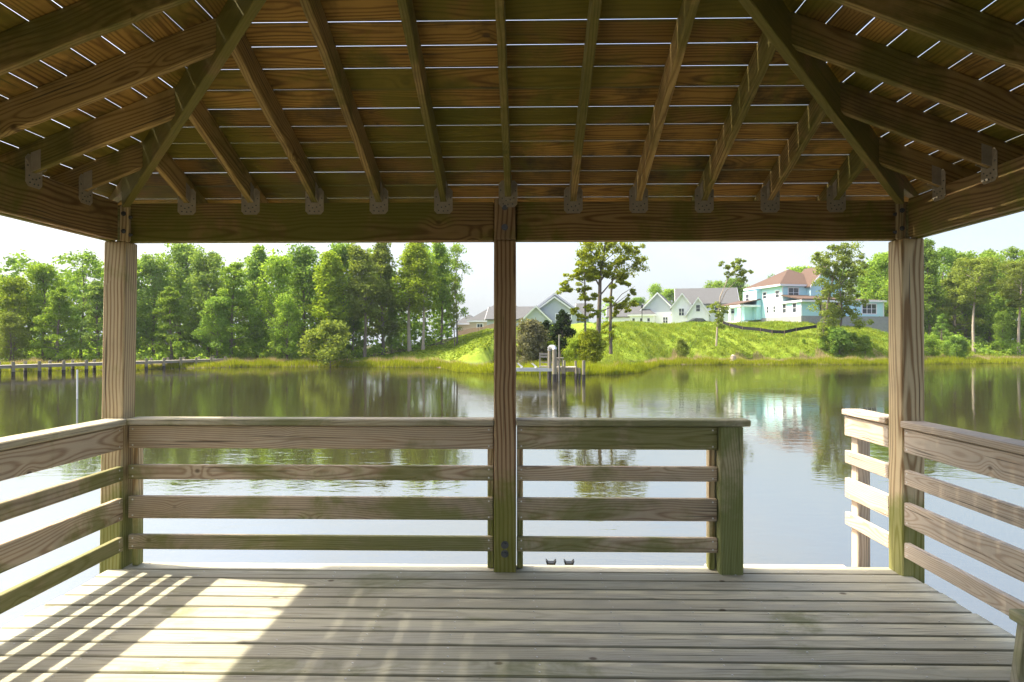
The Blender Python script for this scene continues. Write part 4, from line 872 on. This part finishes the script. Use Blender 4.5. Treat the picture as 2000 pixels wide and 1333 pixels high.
# lower landing off the open corner
land = empty('landing_step', (1.9, .4, ZD - .18), 'sunlit lower plank landing past the open corner of the deck', 'landing')
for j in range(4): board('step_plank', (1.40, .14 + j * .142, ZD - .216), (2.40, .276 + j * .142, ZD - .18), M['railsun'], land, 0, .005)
for x in (1.45, 2.3): board('stringer', (x - .02, .13, ZD - .42), (x + .02, .70, ZD - .22), M['under'], land, 1)
for x in (1.47, 2.28): MB().tube([(x - 1.9, .2, -2.2), (x - 1.9, .2, -.24)], .08, 10).build('support_piling', M['pile'], land)

# ------------------------------------------------------------------ railings
HB = [(.755, .8965), (.5582, .649), (.3125, .4518), (.1181, .2083)]; CAPZ = (.9045, .944)
def nails(par, pts, d):
    mb = MB(); d = Vector(d); pw = par.matrix_basis.translation
    for p in pts: q_ = Vector(p) - pw; mb.tube([q_, q_ + d * .0015], .0055, 8)
    tag(mb.build('nail_head', M['nail'], par), kind='stuff')
def rail_x(label, x0, x1, y, mat, cap, capx, nailers):
    e = empty('railing', ((x0 + x1) / 2, y + .02, ZD), label, 'railing', 'railings round the deck'); pts = []
    for z0, z1 in HB:
        board('rail_board', (x0 + random.uniform(0, .004), y, ZD + z0), (x1 - random.uniform(0, .004), y + .036, ZD + z1), M[mat], e, 0, .004)
        for xx_ in (x0 + .03, x1 - .03): pts += [(xx_, y, ZD + z0 + .02), (xx_, y, ZD + z1 - .02)]
    board('rail_cap', (capx[0], y - .045, ZD + CAPZ[0]), (capx[1], y + .095, ZD + CAPZ[1]), M[cap], e, 0, .006)
    for xn in nailers: board('nailer', (xn - .019, y + .038, ZD + .002), (xn + .019, y + .10, ZD + CAPZ[0] - .003), M['post'], e, 2)
    nails(e, pts, (0, -1, 0)); return e
rail_x('long railing panel between the corner post and the middle post', -2.398, -.091, 0, 'rail', 'cap', (-2.395, -.090), (-2.375, -.112))
e = rail_x('short railing panel from the middle post to a mossy end post', .052, 1.297, 0, 'rail', 'cap', (.050, 1.488), (.073, 1.272))
board('end_post', (1.300, -.045, ZD - .4), (1.442, .095, ZD + CAPZ[0] - .002), M['postgreen'], e, 2, .008)
def rail_y(label, s_, y0, y1, mat, cap, posts, nz=()):
    x = s_ * 2.402; e = empty('railing', (x, (y0 + y1) / 2, ZD), label, 'railing', 'railings round the deck'); pts = []
    for z0, z1 in HB:
        xa, xb = sorted((x, x + s_ * .036)); board('rail_board', (xa, y0, ZD + z0), (xb, y1 - random.uniform(0, .006), ZD + z1), M[mat], e, 1, .004)
        for yy_ in nz: pts += [(x, yy_, ZD + z0 + .02), (x, yy_, ZD + z1 - .02)]
    xa, xb = sorted((x - s_ * .022, x + s_ * .118)); board('rail_cap', (xa, y0, ZD + CAPZ[0]), (xb, y1, ZD + CAPZ[1] + .001), M[cap], e, 1, .006)
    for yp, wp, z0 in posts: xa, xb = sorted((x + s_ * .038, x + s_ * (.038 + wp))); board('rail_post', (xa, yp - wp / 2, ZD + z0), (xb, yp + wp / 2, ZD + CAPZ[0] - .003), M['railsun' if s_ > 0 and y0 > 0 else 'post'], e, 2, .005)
    if pts: nails(e, pts, (-s_, 0, 0))
    return e
rail_y('side railing nearest the sun patch on the deck', -1, -5.0, -.036, 'rail', 'cap', [(-1.7, .09, -.3), (-3.4, .09, -.3)], (-.08,))
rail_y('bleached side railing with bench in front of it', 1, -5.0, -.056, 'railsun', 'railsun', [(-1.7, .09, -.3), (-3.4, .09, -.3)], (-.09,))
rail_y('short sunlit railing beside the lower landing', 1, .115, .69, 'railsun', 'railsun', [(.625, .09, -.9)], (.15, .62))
# nailers standing in the corners
for s_ in (-1, 1):
    pass
# ------------------------------------------------------------------ benches
def bench(label, s_):
    y1 = -1.67; y0 = -3.9; xi, xo = 1.868, 2.305; zs = ZD + .45
    e = empty('bench', (s_ * 2.08, (y0 + y1) / 2, ZD), label, 'bench', 'benches along the side railings')
    for j in range(3): xa, xb = sorted((s_ * (xi + j * .147), s_ * (xi + j * .147 + .141))); board('seat_plank', (xa, y0, zs - .038), (xb, y1, zs), M['bench'], e, 1)
    for yy_ in (y1 - .035, (y0 + y1) / 2, y0 + .10):
        xa, xb = sorted((s_ * (xi + .05), s_ * (xo - .05))); board('seat_bearer', (xa, yy_ - .06, zs - .130), (xb, yy_ - .022, zs - .040), M['bench'], e, 0)
        for t0, t1 in ((xi + .062, xi + .01), (xo - .10, xo - .03)):
            v = []
            for z_, t in ((ZD + .001, t1), (zs - .041, t0)):
                for dx, dy in ((-.045, -.02), (.045, -.02), (.045, .018), (-.045, .018)): v.append((s_ * (t + dx), yy_ + dy, z_))
            solid('leg', v, frame((s_ * t0, yy_, ZD + .2), (s_ * (t0 - t1), 0, .4), (0, 1, 0)), M['bench'], e, .004)
        xa, xb = sorted((s_ * (xi + .0), s_ * (xo - .0))); board('leg_brace', (xa, yy_ - .06, ZD + .10), (xb, yy_ - .022, ZD + .19), M['bench'], e, 0)
    return e
bench('mossy plank bench in front of the bleached side railing', 1)
bench('plank bench by the side railing with the sun patch, only its foot in view', -1)
# two small brackets with upturned tips at the back edge of the deck
for x in (.272, .388):
    prof = [(-.026, -.02), (.026, -.02), (.027, .004), (.034, .022), (.028, .024), (.018, .010), (-.018, .010), (-.028, .024), (-.034, .022), (-.027, .004)]
    o = MB().extrude([(a_, 0, b_) for a_, b_ in prof], (0, .05, 0)).build('edge_bracket', M['black']); o.location = (x, .131, ZD - .006)
    tag(o, 'small black bracket with upturned tips on the deck edge, ' + ('nearer the middle post' if x < .3 else 'nearer the mossy end post'), 'bracket', 'black brackets at the deck edge')
# thin summer haze: one closed box of even density round the whole scene
hm_ = MB().box((-640, -340, -2.2), (640, 460, 34)).mesh('haze'); m, t, o = newmat('summer_haze')
pv = t.add('ShaderNodeVolumePrincipled'); pv.inputs['Color'].default_value = (.86, .93, 1, 1); pv.inputs['Density'].default_value = .0002; pv.inputs['Anisotropy'].default_value = .2
t.l.new(pv.outputs[0], o.inputs['Volume']); tag(link('haze', hm_, m), kind='stuff')
bpy.context.view_layer.update()
